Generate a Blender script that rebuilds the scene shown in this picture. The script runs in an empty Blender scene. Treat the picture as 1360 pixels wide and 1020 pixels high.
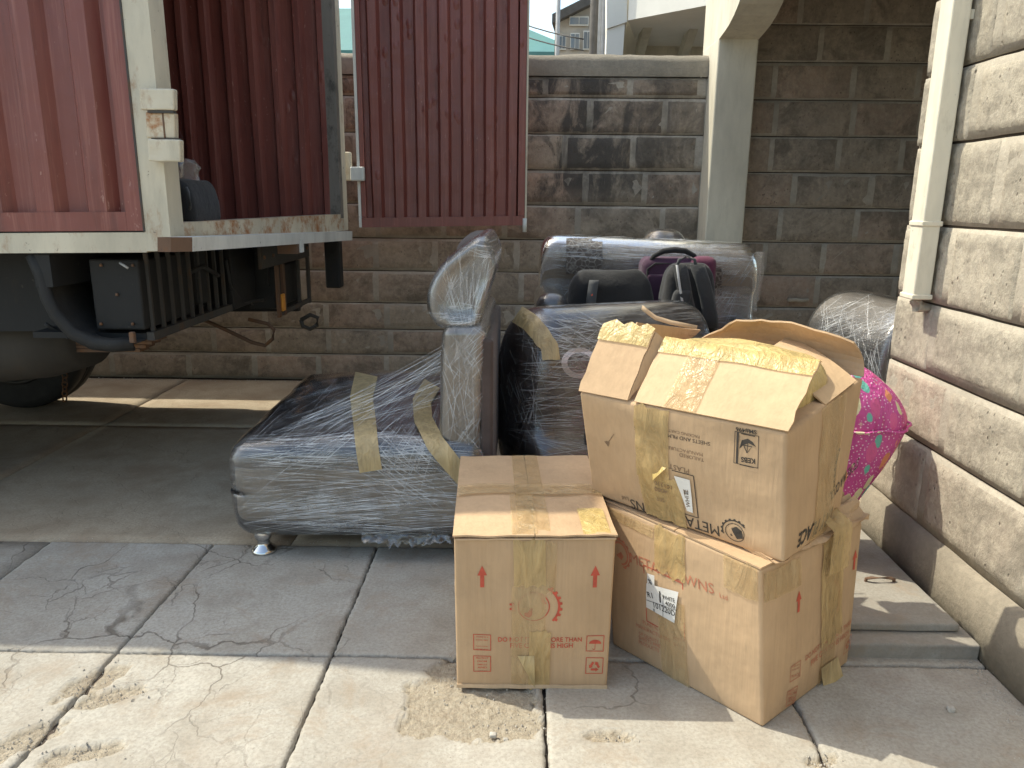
import bpy, bmesh, math, random
import numpy as np
from mathutils import Vector, Matrix, noise
from mathutils.bvhtree import BVHTree

random.seed(11)
SC = bpy.context.scene
COL = SC.collection

# ------------------------------------------------------------------ camera
FPX, CX, CY = 1000.0, 680.0, 510.0
HCAM = 1.4
PITCH, YAW, ROLL = math.radians(13.8), math.radians(0.7), math.radians(0.6)
_f = np.array([-math.sin(YAW) * math.cos(PITCH), math.cos(YAW) * math.cos(PITCH), -math.sin(PITCH)])
_r = np.array([math.cos(YAW), math.sin(YAW), 0.0])
_u = np.cross(_r, _f)
_c, _s = math.cos(ROLL), math.sin(ROLL)
R_, U_, F_ = _r * _c + _u * _s, -_r * _s + _u * _c, _f
CAM = np.array([0.0, 0.0, HCAM])
cd = bpy.data.cameras.new('camera')
cd.sensor_width = 36.0
cd.lens = 36.0 * FPX / 1360.0
cd.clip_start, cd.clip_end = 0.05, 500.0
cam = bpy.data.objects.new('camera', cd)
COL.objects.link(cam)
mw = Matrix.Identity(4)
for i in range(3):
    mw[i][0], mw[i][1], mw[i][2], mw[i][3] = R_[i], U_[i], -F_[i], CAM[i]
cam.matrix_world = mw
SC.camera = cam

# ------------------------------------------------------------------ sky, sun, exposure
SUN = Vector((-0.66, 0.26, 1.0)).normalized()
w = bpy.data.worlds.new('World')
SC.world = w
w.use_nodes = True
nt = w.node_tree
bg = nt.nodes['Background']
sky = nt.nodes.new('ShaderNodeTexSky')
sky.sky_type = 'NISHITA'
sky.sun_disc = False
sky.sun_elevation = math.asin(SUN.z)
sky.sun_rotation = math.atan2(SUN.x, SUN.y)
sky.air_density, sky.dust_density, sky.ozone_density = 1.0, 2.0, 1.0
nt.links.new(sky.outputs[0], bg.inputs[0])
bg.inputs[1].default_value = 0.15
sl = bpy.data.lights.new('sun', 'SUN')
sl.energy = 2.0
sl.angle = math.radians(0.55)
sl.color = (1.0, 0.975, 0.94)
so = bpy.data.objects.new('sun', sl)
COL.objects.link(so)
so.rotation_euler = SUN.to_track_quat('Z', 'Y').to_euler()
so.location = (-4, 2, 8)
vs = SC.view_settings
vs.view_transform, vs.look = 'Standard', 'None'
vs.exposure, vs.gamma = 1.28, 1.0
vs.use_white_balance = True
vs.white_balance_temperature = 7400.0
vs.white_balance_tint = 3.0
vs.use_curve_mapping = False


# ------------------------------------------------------------------ pixel -> place
def ray(x, y):
    return R_ * ((x - CX) / FPX) - U_ * ((y - CY) / FPX) + F_


def G(x, y, z=0.0):
    d = ray(x, y)
    return Vector(CAM + d * ((z - HCAM) / d[2]))


def PY(x, y, Y):
    d = ray(x, y)
    return Vector(CAM + d * (Y / d[1]))


def PX(x, y, X):
    d = ray(x, y)
    return Vector(CAM + d * (X / d[0]))


def pr(p):
    q = np.array(p, float) - CAM
    z = q @ F_
    return (CX + FPX * (q @ R_) / z, CY - FPX * (q @ U_) / z)


# ------------------------------------------------------------------ material helpers
class NT:
    def __init__(s, name):
        s.m = bpy.data.materials.new(name)
        s.m.use_nodes = True
        s.t = s.m.node_tree
        s.t.nodes.clear()
        s.out = s.t.nodes.new('ShaderNodeOutputMaterial')

    def put(s, inp, v):
        if isinstance(v, bpy.types.NodeSocket):
            s.t.links.new(v, inp)
        elif v is not None:
            if inp.type == 'RGBA' and len(v) == 3:
                v = (*v, 1.0)
            inp.default_value = v

    def nd(s, typ, **kw):
        n = s.t.nodes.new('ShaderNode' + typ)
        for k, v in kw.items():
            if hasattr(n, k) and not k[0].isupper():
                setattr(n, k, v)
            else:
                s.put(n.inputs[k.replace('_', ' ')], v)
        return n

    def pos(s):
        return s.nd('NewGeometry').outputs['Position']

    def obj(s):
        return s.nd('TexCoord').outputs['Object']

    def rnd(s):
        return s.nd('ObjectInfo').outputs['Random']

    def vmap(s, vec, scale=(1, 1, 1), rot=(0, 0, 0), loc=(0, 0, 0)):
        n = s.nd('Mapping')
        s.put(n.inputs['Vector'], vec)
        n.inputs['Scale'].default_value = scale
        n.inputs['Rotation'].default_value = rot
        n.inputs['Location'].default_value = loc
        return n.outputs[0]

    def shift(s, vec, val, k=37.0):
        n = s.nd('VectorMath', operation='ADD')
        s.put(n.inputs[0], vec)
        m = s.math('MULTIPLY', val, k)
        s.put(n.inputs[1], m)
        return n.outputs[0]

    def noise(s, vec, scale, detail=4.0, rough=0.55, dist=0.0):
        n = s.nd('TexNoise')
        s.put(n.inputs['Vector'], vec)
        n.inputs['Scale'].default_value = scale
        n.inputs['Detail'].default_value = detail
        n.inputs['Roughness'].default_value = rough
        n.inputs['Distortion'].default_value = dist
        return n.outputs[0]

    def vor(s, vec, scale, feature='F1', rand=1.0, out='Distance'):
        n = s.nd('TexVoronoi', feature=feature)
        s.put(n.inputs['Vector'], vec)
        n.inputs['Scale'].default_value = scale
        n.inputs['Randomness'].default_value = rand
        return n.outputs[out]

    def ramp(s, fac, *stops):
        n = s.nd('ValToRGB')
        s.put(n.inputs[0], fac)
        e = n.color_ramp.elements
        while len(e) > 1:
            e.remove(e[-1])
        for i, (p, c) in enumerate(stops):
            if not hasattr(c, '__len__'):
                c = (c, c, c)
            el = e[0] if i == 0 else e.new(p)
            el.position = p
            el.color = (*c[:3], 1.0)
        return n.outputs[0]

    def math(s, op, a, b=None, clamp=False):
        n = s.nd('Math', operation=op, use_clamp=clamp)
        s.put(n.inputs[0], a)
        if b is not None:
            s.put(n.inputs[1], b)
        return n.outputs[0]

    def mix(s, fac, a, b, mode='MIX'):
        n = s.nd('Mix', data_type='RGBA', blend_type=mode)
        s.put(n.inputs['Factor'], fac)
        s.put(n.inputs[6], a)
        s.put(n.inputs[7], b)
        return n.outputs[2]

    def sep(s, vec):
        n = s.nd('SeparateXYZ')
        s.put(n.inputs[0], vec)
        return n.outputs

    def attr(s, name):
        n = s.nd('Attribute', attribute_name=name)
        return n.outputs['Fac']

    def bump(s, h, strength=0.3, dist=0.01, prev=None):
        n = s.nd('Bump')
        n.inputs['Strength'].default_value = strength
        n.inputs['Distance'].default_value = dist
        s.put(n.inputs['Height'], h)
        if prev is not None:
            s.put(n.inputs['Normal'], prev)
        return n.outputs[0]

    def bsdf(s, col, rough=0.6, metal=0.0, normal=None, **kw):
        n = s.nd('BsdfPrincipled')
        s.put(n.inputs['Base Color'], col)
        s.put(n.inputs['Roughness'], rough)
        s.put(n.inputs['Metallic'], metal)
        if normal is not None:
            s.put(n.inputs['Normal'], normal)
        for k, v in kw.items():
            s.put(n.inputs[k.replace('_', ' ')], v)
        return n.outputs[0]

    def done(s, shader):
        s.t.links.new(shader, s.out.inputs['Surface'])
        return s.m


def simple(name, col, rough=0.6, metal=0.0, var=0.25, scale=14.0, bump=0.15, **kw):
    n = NT(name)
    p = n.pos()
    a = n.noise(p, scale, 5.0, 0.6)
    c = n.mix(n.ramp(a, (0.3, 0.0), (0.75, 1.0)), [x * (1 - var) for x in col], [min(1, x * (1 + var)) for x in col])
    b = n.bump(n.noise(p, scale * 7, 4.0), bump, 0.004)
    r = n.ramp(n.noise(p, scale * 0.7, 4.0), (0.3, max(0.02, rough - 0.1)), (0.7, min(1, rough + 0.1)))
    return n.done(n.bsdf(c, r, metal, b, **kw))


# ------------------------------------------------------------------ materials
def m_concrete(name, tone=1.0, brown=0.0, cr=1.0, hue=(1.0, 1.0, 1.0)):
    n = NT(name)
    p = n.pos()
    big = n.noise(p, 1.1, 5.0, 0.6)
    mid = n.noise(p, 6.0, 6.0, 0.65)
    fine = n.noise(p, 90.0, 4.0, 0.7)
    base = n.mix(n.ramp(big, (0.32, 0.0), (0.68, 1.0)), (0.36 * tone, 0.335 * tone, 0.29 * tone), (0.52 * tone, 0.49 * tone, 0.43 * tone))
    base = n.mix(n.ramp(mid, (0.45, 0.0), (0.75, 0.65)), base, (0.27 * tone, 0.225 * tone, 0.17 * tone))
    base = n.mix(n.ramp(n.noise(p, 2.3, 4.0, 0.6, 0.6), (0.5, 0.0), (0.7, 0.35 + brown)), base, (0.25, 0.19, 0.14))
    base = n.mix(n.ramp(fine, (0.35, 0.5), (0.6, 0.0)), base, (0.22, 0.2, 0.17))
    # hairline cracks: warped voronoi edges, kept only in patches
    wv = n.nd('VectorMath', operation='ADD')
    n.put(wv.inputs[0], p)
    nz = n.nd('TexNoise')
    n.put(nz.inputs['Vector'], p)
    nz.inputs['Scale'].default_value = 5.0
    nz.inputs['Detail'].default_value = 8.0
    sc = n.nd('VectorMath', operation='SCALE')
    n.put(sc.inputs[0], nz.outputs['Color'])
    sc.inputs['Scale'].default_value = 0.28
    n.put(wv.inputs[1], sc.outputs[0])
    wp = n.vmap(wv.outputs[0], (1.0, 1.0, 0.0))
    e1 = n.vor(wp, 2.6, 'DISTANCE_TO_EDGE')
    xs = n.sep(p)
    lft = n.ramp(n.math('MULTIPLY', xs[0], -1.0), (0.2, 0.0), (0.95, 1.0))
    patch = n.math('MAXIMUM', n.math('MULTIPLY', lft, n.ramp(n.noise(p, 0.9, 2.0), (0.36, 0.0), (0.48, 1.0))), n.ramp(n.noise(p, 0.7, 2.0), (0.56, 0.0), (0.6, 0.8)))
    crack = n.math('MULTIPLY', n.ramp(e1, (0.004, 1.0), (0.011, 0.0)), n.math('MULTIPLY', patch, n.ramp(n.noise(p, 3.0, 3.0), (0.38, 0.15), (0.55, 1.0))))
    e2 = n.vor(wp, 7.0, 'DISTANCE_TO_EDGE')
    crack2 = n.math('MULTIPLY', n.ramp(e2, (0.006, 0.7), (0.02, 0.0)), n.math('MULTIPLY', patch, n.ramp(n.noise(p, 2.1, 2.0), (0.5, 0.0), (0.56, 1.0))))
    crack = n.math('MAXIMUM', crack, crack2)
    base = n.mix(n.math('MULTIPLY', crack, 0.75 * cr), base, (0.11, 0.09, 0.07))
    if hue != (1.0, 1.0, 1.0):
        base = n.mix(1.0, base, hue, 'MULTIPLY')
    sp = n.attr('spall')
    grain = n.noise(p, 55.0, 5.0, 0.75)
    rough_col = n.mix(n.ramp(grain, (0.35, 1.0), (0.65, 0.0)), (0.46, 0.40, 0.31), (0.31, 0.26, 0.195))
    base = n.mix(sp, base, rough_col)
    speck = n.ramp(n.noise(p, 210.0, 2.0, 0.5), (0.66, 0.0), (0.72, 0.7))
    base = n.mix(n.math('MULTIPLY', speck, n.ramp(n.noise(p, 4.0, 3.0), (0.42, 0.1), (0.6, 1.0))), base, (0.13, 0.10, 0.075))
    blot = n.ramp(n.noise(p, 3.4, 7.0, 0.78, 0.4), (0.52, 0.0), (0.66, 0.5))
    base = n.mix(blot, base, (0.29, 0.215, 0.145))
    h = n.math('SUBTRACT', n.math('MULTIPLY', fine, 0.5), n.math('MULTIPLY', crack, 1.4 * cr))
    b = n.bump(h, 0.5, 0.006)
    b = n.bump(n.math('MULTIPLY', n.noise(p, 70.0, 5.0, 0.7), sp), 0.9, 0.014, b)
    return n.done(n.bsdf(base, 0.85, 0, b))


def m_stone(name, a, b_, c_, stain=False, strong=1.0, blotch=0.35):
    n = NT(name)
    p = n.pos()
    r = n.rnd()
    q = n.shift(p, r)
    base = n.ramp(r, (0.0, a), (0.45, b_), (0.8, c_), (1.0, a))
    base = n.mix(n.ramp(n.noise(q, 5.0, 6.0, 0.65), (0.35, 0.0), (0.7, 0.75)), base, tuple(x * 0.6 for x in b_))
    base = n.mix(n.ramp(n.noise(q, 28.0, 5.0, 0.7), (0.42, 0.0), (0.66, 0.4)), base, tuple(min(1, x * 1.4) for x in a))
    bl = n.ramp(n.noise(q, 3.2, 7.0, 0.74, 0.5), (0.50, 0.0), (0.62, blotch))
    base = n.mix(bl, base, tuple(x * 0.33 for x in b_))
    pit = n.ramp(n.vor(n.vmap(q, (1, 1, 0.6)), 46.0), (0.05, 1.0), (0.22, 0.0))
    pm = n.ramp(n.noise(q, 9.0, 3.0), (0.46, 0.0), (0.6, 1.0))
    pit = n.math('MULTIPLY', pit, pm)
    base = n.mix(n.math('MULTIPLY', pit, 0.75), base, (0.07, 0.055, 0.045))
    if stain:
        x = n.sep(p)
        zone = n.math('MULTIPLY', n.ramp(n.math('MULTIPLY', n.math('SUBTRACT', x[2], 1.2), 0.9), (0.0, 0.0), (0.28, 1.0), (1.0, 1.0)), n.ramp(n.math('MULTIPLY', n.math('SUBTRACT', 1.6, x[0]), 0.5), (0.1, 0.25), (0.5, 1.0)))
        st = n.ramp(n.noise(n.vmap(p, (2.1, 2.1, 1.0)), 2.2, 6.0, 0.68, 0.6), (0.41, 0.0), (0.53, 0.9))
        base = n.mix(n.math('MULTIPLY', st, zone), base, (0.05, 0.048, 0.046))
    h = n.math('SUBTRACT', n.noise(q, 38.0, 6.0, 0.75), n.math('MULTIPLY', pit, 0.8))
    h2 = n.noise(n.vmap(q, (1, 1, 0.35), (0, 0.5, 0.4)), 22.0, 4.0, 0.6)
    bb = n.bump(h, 0.75 * strong, 0.012)
    bb = n.bump(h2, 0.4 * strong, 0.02, bb)
    return n.done(n.bsdf(base, 0.92, 0, bb))


def m_mortar(name, col, stain=False):
    n = NT(name)
    p = n.pos()
    base = n.mix(n.ramp(n.noise(p, 3.0, 6.0, 0.65), (0.35, 0.0), (0.7, 1.0)), col, tuple(x * 0.62 for x in col))
    base = n.mix(n.ramp(n.noise(p, 40.0, 4.0, 0.7), (0.4, 0.4), (0.6, 0.0)), base, tuple(x * 0.6 for x in col))
    if stain:
        x = n.sep(p)
        zone = n.math('MULTIPLY', n.ramp(n.math('MULTIPLY', n.math('SUBTRACT', x[2], 1.2), 0.9), (0.0, 0.0), (0.28, 1.0), (1.0, 1.0)), n.ramp(n.math('MULTIPLY', n.math('SUBTRACT', 1.6, x[0]), 0.5), (0.1, 0.25), (0.5, 1.0)))
        st = n.ramp(n.noise(n.vmap(p, (2.1, 2.1, 1.0)), 2.2, 6.0, 0.68, 0.6), (0.44, 0.0), (0.60, 0.7))
        base = n.mix(n.math('MULTIPLY', st, zone), base, (0.07, 0.066, 0.06))
    b = n.bump(n.noise(p, 60.0, 5.0, 0.7), 0.6, 0.008)
    return n.done(n.bsdf(base, 0.92, 0, b))


def m_paint(name, col, rust=0.3, rustcol=(0.20, 0.075, 0.03), rough=0.5, chip=(0.06, 0.035, 0.03), streak=True):
    n = NT(name)
    p = n.pos()
    v = n.noise(n.vmap(p, (1, 1, 0.35)), 3.0, 5.0, 0.6)
    base = n.mix(n.ramp(v, (0.3, 0.0), (0.7, 1.0)), tuple(x * 0.78 for x in col), tuple(min(1, x * 1.18) for x in col))
    dirt = n.ramp(n.noise(n.vmap(p, (1, 1, 0.22)), 16.0, 5.0, 0.7), (0.5, 0.0), (0.78, 0.45))
    base = n.mix(dirt, base, tuple(x * 0.55 for x in col))
    rz = n.noise(n.vmap(p, (1, 1, 0.5 if streak else 1)), 9.0, 7.0, 0.72)
    rf = n.ramp(rz, (0.66 - 0.22 * rust, 0.0), (0.8 - 0.2 * rust, min(1.0, 0.3 + rust)))
    base = n.mix(rf, base, rustcol)
    cz = n.ramp(n.noise(p, 34.0, 5.0, 0.7), (0.68 - 0.06 * rust, 0.0), (0.72, 0.85))
    base = n.mix(cz, base, chip)
    b = n.bump(n.noise(p, 45.0, 4.0), 0.18, 0.005)
    b = n.bump(n.noise(p, 5.0, 3.0), 0.25, 0.02, b)
    r = n.mix(rf, (rough, rough, rough), (0.9, 0.9, 0.9))
    return n.done(n.bsdf(base, r, 0, b))


def m_maroon(name):
    n = NT(name)
    p = n.pos()
    fade = n.noise(n.vmap(p, (1, 1, 0.3)), 2.2, 5.0, 0.6)
    base = n.mix(n.ramp(fade, (0.3, 0.0), (0.7, 1.0)), (0.17, 0.045, 0.036), (0.25, 0.078, 0.060))
    run = n.noise(n.vmap(p, (1, 1, 0.03)), 55.0, 4.0, 0.7)
    base = n.mix(n.ramp(run, (0.52, 0.0), (0.72, 0.6)), base, (0.33, 0.135, 0.105))
    base = n.mix(n.ramp(n.noise(n.vmap(p, (1, 1, 0.08)), 18.0, 5.0, 0.7), (0.54, 0.0), (0.74, 0.55)), base, (0.075, 0.028, 0.026))
    scr = n.ramp(n.noise(n.vmap(p, (1, 1, 0.35)), 75.0, 3.0, 0.6), (0.66, 0.0), (0.70, 0.7))
    base = n.mix(n.math('MULTIPLY', scr, n.ramp(n.noise(p, 3.0, 2.0), (0.48, 0.0), (0.6, 1.0))), base, (0.40, 0.22, 0.18))
    chip = n.ramp(n.noise(p, 26.0, 5.0, 0.75), (0.69, 0.0), (0.72, 0.9))
    base = n.mix(chip, base, (0.045, 0.025, 0.02))
    dent = n.ramp(n.vor(n.vmap(p, (1, 1, 0.55)), 17.0), (0.0, 0.0), (0.35, 1.0))
    dm = n.math('MULTIPLY', n.math('SUBTRACT', 1.0, dent), n.ramp(n.noise(p, 2.0, 2.0), (0.5, 0.0), (0.62, 1.0)))
    b = n.bump(n.noise(p, 45.0, 4.0), 0.15, 0.004)
    b = n.bump(dm, 0.5, 0.02, b)
    b = n.bump(n.noise(p, 6.0, 3.0), 0.3, 0.02, b)
    return n.done(n.bsdf(base, n.ramp(fade, (0.3, 0.34), (0.7, 0.52)), 0, b))


def m_card(name, col, flute=(0, 0, 1)):
    n = NT(name)
    p = n.pos()
    o = n.obj()
    a = n.noise(p, 3.5, 5.0, 0.6)
    base = n.mix(n.ramp(a, (0.3, 0.0), (0.72, 1.0)), tuple(x * 0.86 for x in col), tuple(x * 1.12 for x in col))
    base = n.mix(n.ramp(n.noise(n.vmap(o, (1, 1, 0.05)), 70.0, 3.0, 0.6), (0.4, 0.0), (0.75, 0.35)), base, tuple(x * 0.75 for x in col))
    base = n.mix(n.ramp(n.noise(p, 11.0, 5.0, 0.7), (0.6, 0.0), (0.8, 0.5)), base, tuple(x * 0.72 for x in col))
    fl = n.noise(n.vmap(o, (1, 1, 0.012)), 130.0, 1.0)
    b = n.bump(fl, 0.22, 0.004)
    b = n.bump(n.noise(p, 7.0, 3.0), 0.35, 0.02, b)
    return n.done(n.bsdf(base, 0.75, 0, b, Specular_IOR_Level=0.25))


def m_tape(name, col, alpha=0.8, rough=0.3):
    n = NT(name)
    p = n.pos()
    wr = n.noise(n.vmap(p, (1, 1, 0.22), (0.3, 0.2, 0)), 26.0, 4.0, 0.65, 0.8)
    base = n.mix(n.ramp(wr, (0.35, 0.0), (0.7, 1.0)), tuple(x * 0.8 for x in col), tuple(min(1, x * 1.2) for x in col))
    rd = n.noise(n.vmap(p, (1, 1, 0.12), (0.5, -0.3, 0.2)), 22.0, 3.0, 0.55, 0.6)
    base = n.mix(n.ramp(rd, (0.58, 0.0), (0.66, 0.35)), base, tuple(min(1, x * 1.45 + 0.03) for x in col))
    b = n.bump(wr, 0.8, 0.015)
    b = n.bump(rd, 0.6, 0.010, b)
    sh = n.bsdf(base, rough, 0, b, Specular_IOR_Level=0.7)
    tr = n.nd('BsdfTransparent', Color=(1.0, 0.95, 0.84))
    mx = n.nd('MixShader')
    n.put(mx.inputs[0], n.ramp(n.noise(p, 12.0, 4.0), (0.3, max(0, alpha - 0.12)), (0.7, min(1, alpha + 0.1))))
    n.t.links.new(tr.outputs[0], mx.inputs[1])
    n.t.links.new(sh, mx.inputs[2])
    return n.done(mx.outputs[0])


def m_film(name, scale=(5, 5, 90), rot=(0, 0, 0), dens=0.32, warp=0.5, sh=0.0):
    """stretch wrap: clear film with many fine stretched creases"""
    n = NT(name)
    p = n.pos()
    wob = n.nd('TexNoise', Scale=5.0, Detail=2.0)
    n.put(wob.inputs['Vector'], p)
    ws = n.nd('VectorMath', operation='SCALE')
    n.put(ws.inputs[0], wob.outputs['Color'])
    ws.inputs['Scale'].default_value = 0.12 * warp
    wa = n.nd('VectorMath', operation='ADD')
    n.put(wa.inputs[0], p)
    n.put(wa.inputs[1], ws.outputs[0])
    pw = wa.outputs[0]
    s1 = n.noise(n.vmap(pw, scale, rot), 1.0, 3.0, 0.65)
    s2 = n.noise(n.vmap(pw, tuple(x * 1.5 for x in scale), (rot[0] + 0.22, rot[1] + 0.3, rot[2])), 1.0, 3.0, 0.65)
    s3 = n.noise(n.vmap(pw, tuple(x * 0.5 for x in scale), (rot[0] - 0.25, rot[1] - 0.3, rot[2])), 1.0, 4.0, 0.7)
    big = n.noise(p, 3.5, 3.0, 0.6)
    big2 = n.noise(n.shift(p, 1.0, 11.0), 5.5, 3.0, 0.6)
    st = n.math('MULTIPLY', n.ramp(s1, (0.555 + sh, 0.0), (0.60 + sh, 0.55), (0.68 + sh, 1.0)), n.ramp(big, (0.36, 0.12), (0.62, 1.0)))
    st2 = n.math('MULTIPLY', n.ramp(s2, (0.575 + sh, 0.0), (0.62 + sh, 0.7), (0.70 + sh, 1.0)), n.ramp(big2, (0.44, 0.0), (0.62, 1.0)))
    st3 = n.math('MULTIPLY', n.ramp(s3, (0.56, 0.0), (0.7, 0.45)), n.ramp(big, (0.66, 0.2), (0.40, 0.9)))
    st = n.math('MAXIMUM', n.math('MAXIMUM', st, st2), st3)
    fac = n.math('ADD', n.math('MULTIPLY', st, 0.16), n.math('MULTIPLY', n.ramp(big2, (0.35, 0.1), (0.65, 1.0)), dens * 0.35), True)
    b = n.bump(s1, 0.2, 0.004)
    b = n.bump(s3, 0.3, 0.010, b)
    white = n.bsdf((0.80, 0.81, 0.82), 0.3, 0, b)
    clear = n.nd('BsdfTransparent', Color=(0.97, 0.97, 0.97))
    mx = n.nd('MixShader')
    n.put(mx.inputs[0], fac)
    n.t.links.new(clear.outputs[0], mx.inputs[1])
    n.t.links.new(white, mx.inputs[2])
    gl = n.nd('BsdfGlossy', Roughness=0.17, Color=(1, 1, 1))
    n.put(gl.inputs['Normal'], b)
    fr = n.nd('Fresnel', IOR=1.55)
    n.put(fr.inputs['Normal'], b)
    m2 = n.nd('MixShader')
    n.put(m2.inputs[0], n.math('MULTIPLY', fr.outputs[0], 2.0, True))
    n.t.links.new(mx.outputs[0], m2.inputs[1])
    n.t.links.new(gl.outputs[0], m2.inputs[2])
    return n.done(m2.outputs[0])


def m_veil(name, a):
    n = NT(name)
    tr = n.nd('BsdfTransparent', Color=(1, 1, 1))
    sh = n.bsdf((0.84, 0.86, 0.88), 0.22)
    mx = n.nd('MixShader')
    n.put(mx.inputs[0], n.ramp(n.noise(n.pos(), 16.0, 3.0), (0.3, a * 0.35), (0.7, min(1, a * 1.25))))
    n.t.links.new(tr.outputs[0], mx.inputs[1])
    n.t.links.new(sh, mx.inputs[2])
    return n.done(mx.outputs[0])


def m_fabric(name, col, var=0.25, scale=220.0):
    n = NT(name)
    p = n.pos()
    a = n.noise(p, 5.0, 4.0, 0.6)
    c = n.mix(n.ramp(a, (0.3, 0.0), (0.7, 1.0)), tuple(x * (1 - var) for x in col), tuple(x * (1 + var) for x in col))
    wv = n.nd('TexWave', wave_type='BANDS')
    n.put(wv.inputs['Vector'], n.vmap(p, (1, 1, 1), (0.6, 0.4, 0.8)))
    wv.inputs['Scale'].default_value = scale
    b = n.bump(wv.outputs[1], 0.25, 0.002)
    b = n.bump(n.noise(p, 14.0, 4.0), 0.4, 0.02, b)
    return n.done(n.bsdf(c, 0.85, 0, b, Sheen_Weight=0.15))


def m_motif(name):
    """woven leaf-and-scroll upholstery: pale thread on taupe"""
    n = NT(name)
    p = n.pos()
    q = n.vmap(p, (1, 1, 1), (0, 0.785, 0))
    d = n.vor(q, 30.0, 'DISTANCE_TO_EDGE', 0.6)
    e = n.vor(p, 11.0, 'F1', 0.3)
    k = n.math('MAXIMUM', n.ramp(d, (0.05, 1.0), (0.12, 0.0)), n.ramp(e, (0.18, 1.0), (0.3, 0.0)))
    c = n.mix(n.math('MULTIPLY', k, n.ramp(n.noise(p, 60.0, 3.0), (0.35, 0.2), (0.65, 1.0))), (0.12, 0.10, 0.09), (0.32, 0.30, 0.27))
    return n.done(n.bsdf(c, 0.85, 0, n.bump(k, 0.3, 0.004)))


def m_pink(name):
    n = NT(name)
    p = n.obj()
    wz = n.nd('TexNoise', Scale=14.0, Detail=3.0)
    n.put(wz.inputs['Vector'], p)
    wsx = n.nd('VectorMath', operation='SCALE')
    n.put(wsx.inputs[0], wz.outputs['Color'])
    wsx.inputs['Scale'].default_value = 0.03
    wax = n.nd('VectorMath', operation='ADD')
    n.put(wax.inputs[0], p)
    n.put(wax.inputs[1], wsx.outputs[0])
    p = wax.outputs[0]
    q = n.vmap(p, (1, 1, 1), (0.35, 0.2, 0.5))
    base = n.mix(n.ramp(n.noise(p, 5.0, 3.0), (0.35, 0.0), (0.7, 1.0)), (0.55, 0.055, 0.26), (0.64, 0.11, 0.37))
    dots = n.ramp(n.vor(q, 85.0, 'F1', 0.35), (0.22, 1.0), (0.30, 0.0))
    base = n.mix(dots, base, (0.85, 0.6, 0.72))
    q2 = n.vmap(p, (1.7, 1.7, 0.85), (0.5, 0.55, 0.3))
    v = n.nd('TexVoronoi', feature='F1')
    n.put(v.inputs['Vector'], q2)
    v.inputs['Scale'].default_value = 11.5
    v.inputs['Randomness'].default_value = 0.55
    cell = n.sep(v.outputs['Color'])[0]
    cc = n.ramp(cell, (0.0, (0.16, 0.5, 0.42)), (0.3, (0.75, 0.72, 0.45)), (0.55, (0.80, 0.30, 0.16)), (0.72, (0.7, 0.12, 0.32)), (1.0, (0.75, 0.65, 0.6)))
    for e in cc.node.color_ramp.elements:
        pass
    cc.node.color_ramp.interpolation = 'CONSTANT'
    lol = n.ramp(v.outputs['Distance'], (0.40, 1.0), (0.43, 0.0))
    base = n.mix(lol, base, cc)
    b = n.bump(n.noise(n.vmap(p, (1, 1, 0.4)), 16.0, 5.0, 0.6, 0.8), 0.8, 0.03)
    return n.done(n.bsdf(base, 0.55, 0, b))


def m_clear(name, tint, rough=0.08):
    n = NT(name)
    return n.done(n.bsdf(tint, rough, 0.0, None, Specular_IOR_Level=0.8))


MAT = {}
MAT['concrete'] = m_concrete('concrete', 0.96)
MAT['concrete_far'] = m_concrete('concrete_driveway', 0.92, 0.3, 0.25, (1.0, 0.87, 0.72))
MAT['concrete_cover'] = m_concrete('concrete_cover', 0.72, 0.2)
MAT['earth'] = simple('earth', (0.16, 0.125, 0.09), 0.95, var=0.35, bump=0.6)
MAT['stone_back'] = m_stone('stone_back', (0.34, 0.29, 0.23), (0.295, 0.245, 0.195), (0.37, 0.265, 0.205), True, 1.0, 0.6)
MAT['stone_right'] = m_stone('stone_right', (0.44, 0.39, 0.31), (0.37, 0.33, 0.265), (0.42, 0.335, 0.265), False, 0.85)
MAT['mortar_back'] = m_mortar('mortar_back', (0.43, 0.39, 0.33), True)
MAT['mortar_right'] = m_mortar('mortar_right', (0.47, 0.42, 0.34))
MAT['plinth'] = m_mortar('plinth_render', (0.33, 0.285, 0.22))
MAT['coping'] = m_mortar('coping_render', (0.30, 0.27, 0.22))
MAT['groove'] = simple('joint_dirt', (0.06, 0.045, 0.035), 0.95, bump=0.5)
MAT['maroon'] = m_maroon('maroon_paint')
MAT['cream'] = m_paint('cream_paint', (0.58, 0.52, 0.40), 0.42, (0.30, 0.13, 0.05), 0.5)
MAT['rusty'] = m_paint('rusty_cream_paint', (0.58, 0.50, 0.37), 0.85, (0.36, 0.15, 0.055), 0.6, (0.08, 0.045, 0.03), False)
MAT['white'] = m_paint('white_paint', (0.66, 0.66, 0.62), 0.1, (0.25, 0.2, 0.15), 0.55)
MAT['pipe'] = m_paint('downpipe_paint', (0.70, 0.65, 0.53), 0.3, (0.42, 0.36, 0.27), 0.45, (0.2, 0.2, 0.19))
MAT['black_metal'] = m_paint('dirty_black_metal', (0.012, 0.0115, 0.011), 0.3, (0.045, 0.032, 0.022), 0.75, (0.06, 0.05, 0.042))
MAT['grimy'] = m_paint('grimy_steel', (0.055, 0.050, 0.044), 0.6, (0.10, 0.06, 0.035), 0.7)
MAT['tank'] = m_paint('dusty_tank', (0.050, 0.042, 0.033), 0.5, (0.07, 0.05, 0.034), 0.85)
MAT['rust'] = m_paint('rusted_steel', (0.14, 0.08, 0.05), 0.7, (0.20, 0.085, 0.03), 0.8)
MAT['seal'] = m_paint('peeling_seal', (0.19, 0.17, 0.145), 0.6, (0.05, 0.045, 0.04), 0.7)
MAT['rubber'] = simple('rubber', (0.022, 0.021, 0.020), 0.75, bump=0.4)
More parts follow.
